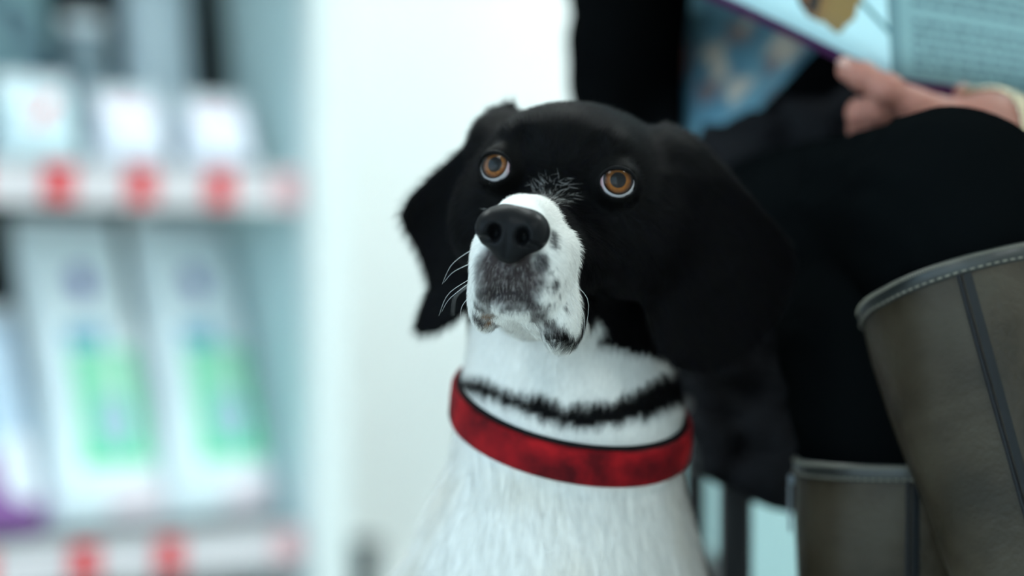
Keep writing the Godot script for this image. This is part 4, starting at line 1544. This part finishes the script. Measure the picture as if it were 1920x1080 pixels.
func build_eyes(dog: Node3D, o: Vector3):
	for s in [-1.0, 1.0]:
		var c: Vector3 = HB * Vector3(31.3 * s, 0, 0) * 0.001 + o
		# gaze: up and a little towards the dog's right
		var look := (HB * Vector3(0.30 * s - 0.03, 0.13, 1.0)).normalized()
		var x := Vector3.UP.cross(look).normalized()
		var b := Basis(x, look.cross(x), look)
		var R := 0.0112
		var lim := asin(8.2 / 11.2)
		# sclera: a ball with a round window for the iris, pinker towards the inner corner
		var ev := PackedVector3Array()
		var en := PackedVector3Array()
		var ec := PackedColorArray()
		var ei := PackedInt32Array()
		for i in 19:
			var th := lerpf(lim - 0.02, PI, i / 18.0)
			for k in 40:
				var a := TAU * k / 40
				var p := Vector3(sin(th) * cos(a), sin(th) * sin(a), cos(th))
				ev.append(p * R)
				en.append(p)
				var pink := clampf((-s * p.x - 0.62) * 4.0, 0.0, 1.0)
				ec.append(Color(0.46, 0.44, 0.455).lerp(Color(0.42, 0.18, 0.23), pink))
		for i in 18:
			for k in 40:
				var k2 := (k + 1) % 40
				ei.append_array([i * 40 + k, i * 40 + k2, (i + 1) * 40 + k2, i * 40 + k, (i + 1) * 40 + k2, (i + 1) * 40 + k])
		var e := mi("eye", arr_mesh(ev, en, ei, null, ec), M.sclera, dog)
		e.transform = Transform3D(b, c)
		# the dark rim of the lids
		var lax := (HB * Vector3(0.26 * s, 0.04, 0.965)).normalized()
		var lrt := (HB * Vector3(0.965, 0, -0.26 * s)).normalized()
		var lup := lax.cross(lrt)
		var lid := []
		for k in 49:
			var a := TAU * (k % 48) / 48
			var u := 8.9 * cos(a)
			var v := -0.8 + (7.6 if sin(a) < 0.0 else 6.8) * sin(a)
			var z := sqrt(maxf(11.6 * 11.6 - u * u - v * v, 1.0))
			var mid := c + (lrt * u + lup * v + lax * z) * 0.001
			var out := (lrt * cos(a) + lup * sin(a)).normalized()
			var row := []
			var thick := 0.65 + 0.7 * maxf(sin(a), 0.0)
			for j in 8:
				var q := TAU * j / 8
				row.append(mid + (out * (cos(q) * 0.8 * thick + 0.8) + lax * (sin(q) * 0.7 * thick - 0.2)) * 0.001)
			lid.append(row)
		mi("eyelid", grid_mesh(lid, true), M.lid, dog)
		# iris with radial streaks and a dark rim
		var v := PackedVector3Array()
		var n := PackedVector3Array()
		var cl := PackedColorArray()
		var idx := PackedInt32Array()
		var na := 72
		var rr := [4.1, 4.4, 4.9, 5.5, 6.2, 6.8, 7.3, 8.3]
		for r in rr.size():
			for k in na:
				var a := TAU * k / na
				v.append(Vector3(cos(a) * rr[r], sin(a) * rr[r], 7.15 - 0.1 * (rr[r] - 3.0) + (0.5 if r == rr.size() - 1 else 0.0)) * 0.001)
				n.append(Vector3(0, 0, 1))
				var j := 0.75 + 0.5 * noise.get_noise_2d(k * 3.7 + s * 50.0, r * 0.8)
				var base := Color(0.24, 0.085, 0.010).lerp(Color(0.11, 0.034, 0.005), clampf((rr[r] - 4.6) / 1.8, 0.0, 1.0))
				if rr[r] > 6.5:
					base = base.lerp(Color(0.004, 0.004, 0.005), clampf((rr[r] - 6.5) / 0.6, 0.0, 1.0))
				if r == 0:
					base = Color(0.05, 0.02, 0.008)
				cl.append(Color(base.r * j, base.g * j, base.b * j))
		for r in rr.size() - 1:
			for k in na:
				var k2 := (k + 1) % na
				idx.append_array([r * na + k, (r + 1) * na + k2, (r + 1) * na + k, r * na + k, r * na + k2, (r + 1) * na + k2])
		mi("iris", arr_mesh(v, n, idx, null, cl), M.iris, e)
		var prow := []
		for i in 5:
			var row := []
			for k in 32:
				var a := TAU * k / 32
				var r: float = 4.2 * (1.0 - i / 4.0) + 0.02
				row.append(Vector3(cos(a) * r, sin(a) * r, 7.05 - 1.5 * (i / 4.0)) * 0.001)
			prow.append(row)
		mi("pupil", grid_mesh(prow, true), M.pupil, e)
		var crow := []
		for i in 13:
			var row := []
			var t := i / 12.0
			var r := 8.35 * sin(t * PI / 2)
			var z := 7.45 + 3.5 * cos(t * PI / 2)
			for k in 48:
				var a := TAU * k / 48
				row.append(Vector3(cos(a) * (r + 0.01), sin(a) * (r + 0.01), z) * 0.001)
			crow.append(row)
		mi("cornea", grid_mesh(crow, true, null, true), M.cornea, e)

func nose_sdf(p: Vector3) -> float:
	var a := Vector3(absf(p.x), p.y, p.z)
	var d := ell(p, Vector3(0, 1.5, -4), Vector3(17.5, 12.5, 14))
	d = smin(d, ell(a, Vector3(9.6, -0.5, 2.5), Vector3(8.6, 9.0, 8.5)), 5.0)
	d = smin(d, ell(p, Vector3(0, -8.5, 3), Vector3(8.5, 8.0, 7)), 5.0)
	d = smax(d, -ell(a, Vector3(7.2, -2.6, 12), Vector3(3.6, 4.8, 9)), 2.2)
	d = smax(d, -cone(a, Vector3(9.5, -5.5, 10), Vector3(19.0, -7.0, 1), 1.9, 1.1), 1.8)
	d = smax(d, -cone(p, Vector3(0, -2, 12.0), Vector3(0, -18, 9.0), 1.0, 1.6), 1.6)
	return d

func build_nose(dog: Node3D, o: Vector3):
	var d := net(nose_sdf, Vector3(-22, -20, -18), Vector3(22, 16, 18), 0.8)
	var c := Vector3(-1.5, -36, 87)
	var m := mi("nose", placed_mesh(d, 0.001, Vector3.ZERO), M.nose, dog)
	m.transform = Transform3D(HB, HB * c * 0.001 + o)

func build_whiskers(dog: Node3D, o: Vector3):
	var l := [[[882, 466], [848, 495], [829, 533]], [[876, 494], [850, 510], [832, 530]], [[872, 525], [840, 552], [823, 592]], [[872, 532], [843, 560], [828, 585]], [[870, 535], [853, 558], [849, 592]], [[874, 556], [866, 575], [862, 600]], [[905, 392], [890, 390], [876, 386]],
		[[1078, 530], [1103, 565], [1094, 640]], [[1076, 552], [1095, 590], [1092, 650]], [[1072, 560], [1083, 600], [1082, 640]], [[1076, 545], [1080, 530], [1079, 515]]]
	for k in l.size():
		var w = l[k]
		var d := 1.222 if k < 7 else 1.225
		var root := (hit(w[0][0] + (6 if k < 7 else -6), w[0][1]))
		if root.z < -90.0:
			root = mm(w[0][0], w[0][1], d)
		d = 1.276 - root.z / 1000.0
		var pts := [root * 0.001, mm(w[1][0], w[1][1], d + 0.004) * 0.001, mm(w[2][0], w[2][1], d + 0.012) * 0.001]
		var cv := curve(pts, 10)
		var rad := []
		for i in 10:
			cv[i] += o
			rad.append(0.00013 * (1.0 - 0.75 * i / 9.0))
		mi("whisker", tube(cv, rad, 5), M.whisker, dog)

func build_collar(dog: Node3D, o: Vector3, cc: Vector3, cn: Vector3):
	var f := (Vector3.BACK - cn * cn.z).normalized()
	var r := cn.cross(f) * -1.0
	var n := 96
	var strap := []
	var lining := []
	# cross-section of the strap: [outwards, along the neck]
	var sec := [[2.2, -10.5], [4.6, -9.8], [5.4, -8.0], [5.6, 0.0], [5.4, 8.0], [4.8, 9.6], [2.6, 10.3], [2.4, 0.0]]
	var sec2 := [[0.2, -10.0], [2.4, -10.0], [2.4, 10.5], [2.0, 12.3], [0.4, 12.0]]
	for k in n:
		var a := TAU * k / n
		var dir := f * cos(a) + r * sin(a)
		var out := []
		for h in [-9.0, 9.0]:
			var t := 40.0
			for j in 40:
				var dd := neck(cc + cn * h + dir * t)
				t -= dd * 0.8
				if absf(dd) < 0.05:
					break
			out.append(t)
		var row := []
		var row2 := []
		for s in sec:
			row.append((cc + cn * s[1] + dir * (lerpf(out[0], out[1], (s[1] + 9.0) / 18.0) + s[0] + 1.0)) * 0.001 + o)
		for s in sec2:
			row2.append((cc + cn * s[1] + dir * (lerpf(out[0], out[1], (s[1] + 9.0) / 18.0) + s[0] + 0.8)) * 0.001 + o)
		strap.append(row)
		lining.append(row2)
	var c := mi("collar", ring(strap), M.collar, dog, "red suede collar with a black lining round the neck")
	mi("lining", ring(lining), M.lining, c)
	# buckle at the back of the neck
	var bp: Vector3 = (strap[n / 2][3] + strap[n / 2][2]) / 2
	var st := begin()
	var bb := Basis(r, cn, -f)
	for s in [-1, 1]:
		add_box(st, bp + bb * Vector3(s * 0.012, 0, 0.002), Vector3(0.003, 0.028, 0.003), 0.001, bb)
		add_box(st, bp + bb * Vector3(0, s * 0.0125, 0.002), Vector3(0.024, 0.003, 0.003), 0.001, bb)
	mi("buckle", done(st), M.metal, c)

func ring(rows: Array) -> ArrayMesh:
	var r := rows.duplicate()
	r.append(rows[0])
	return grid_mesh(r, true)
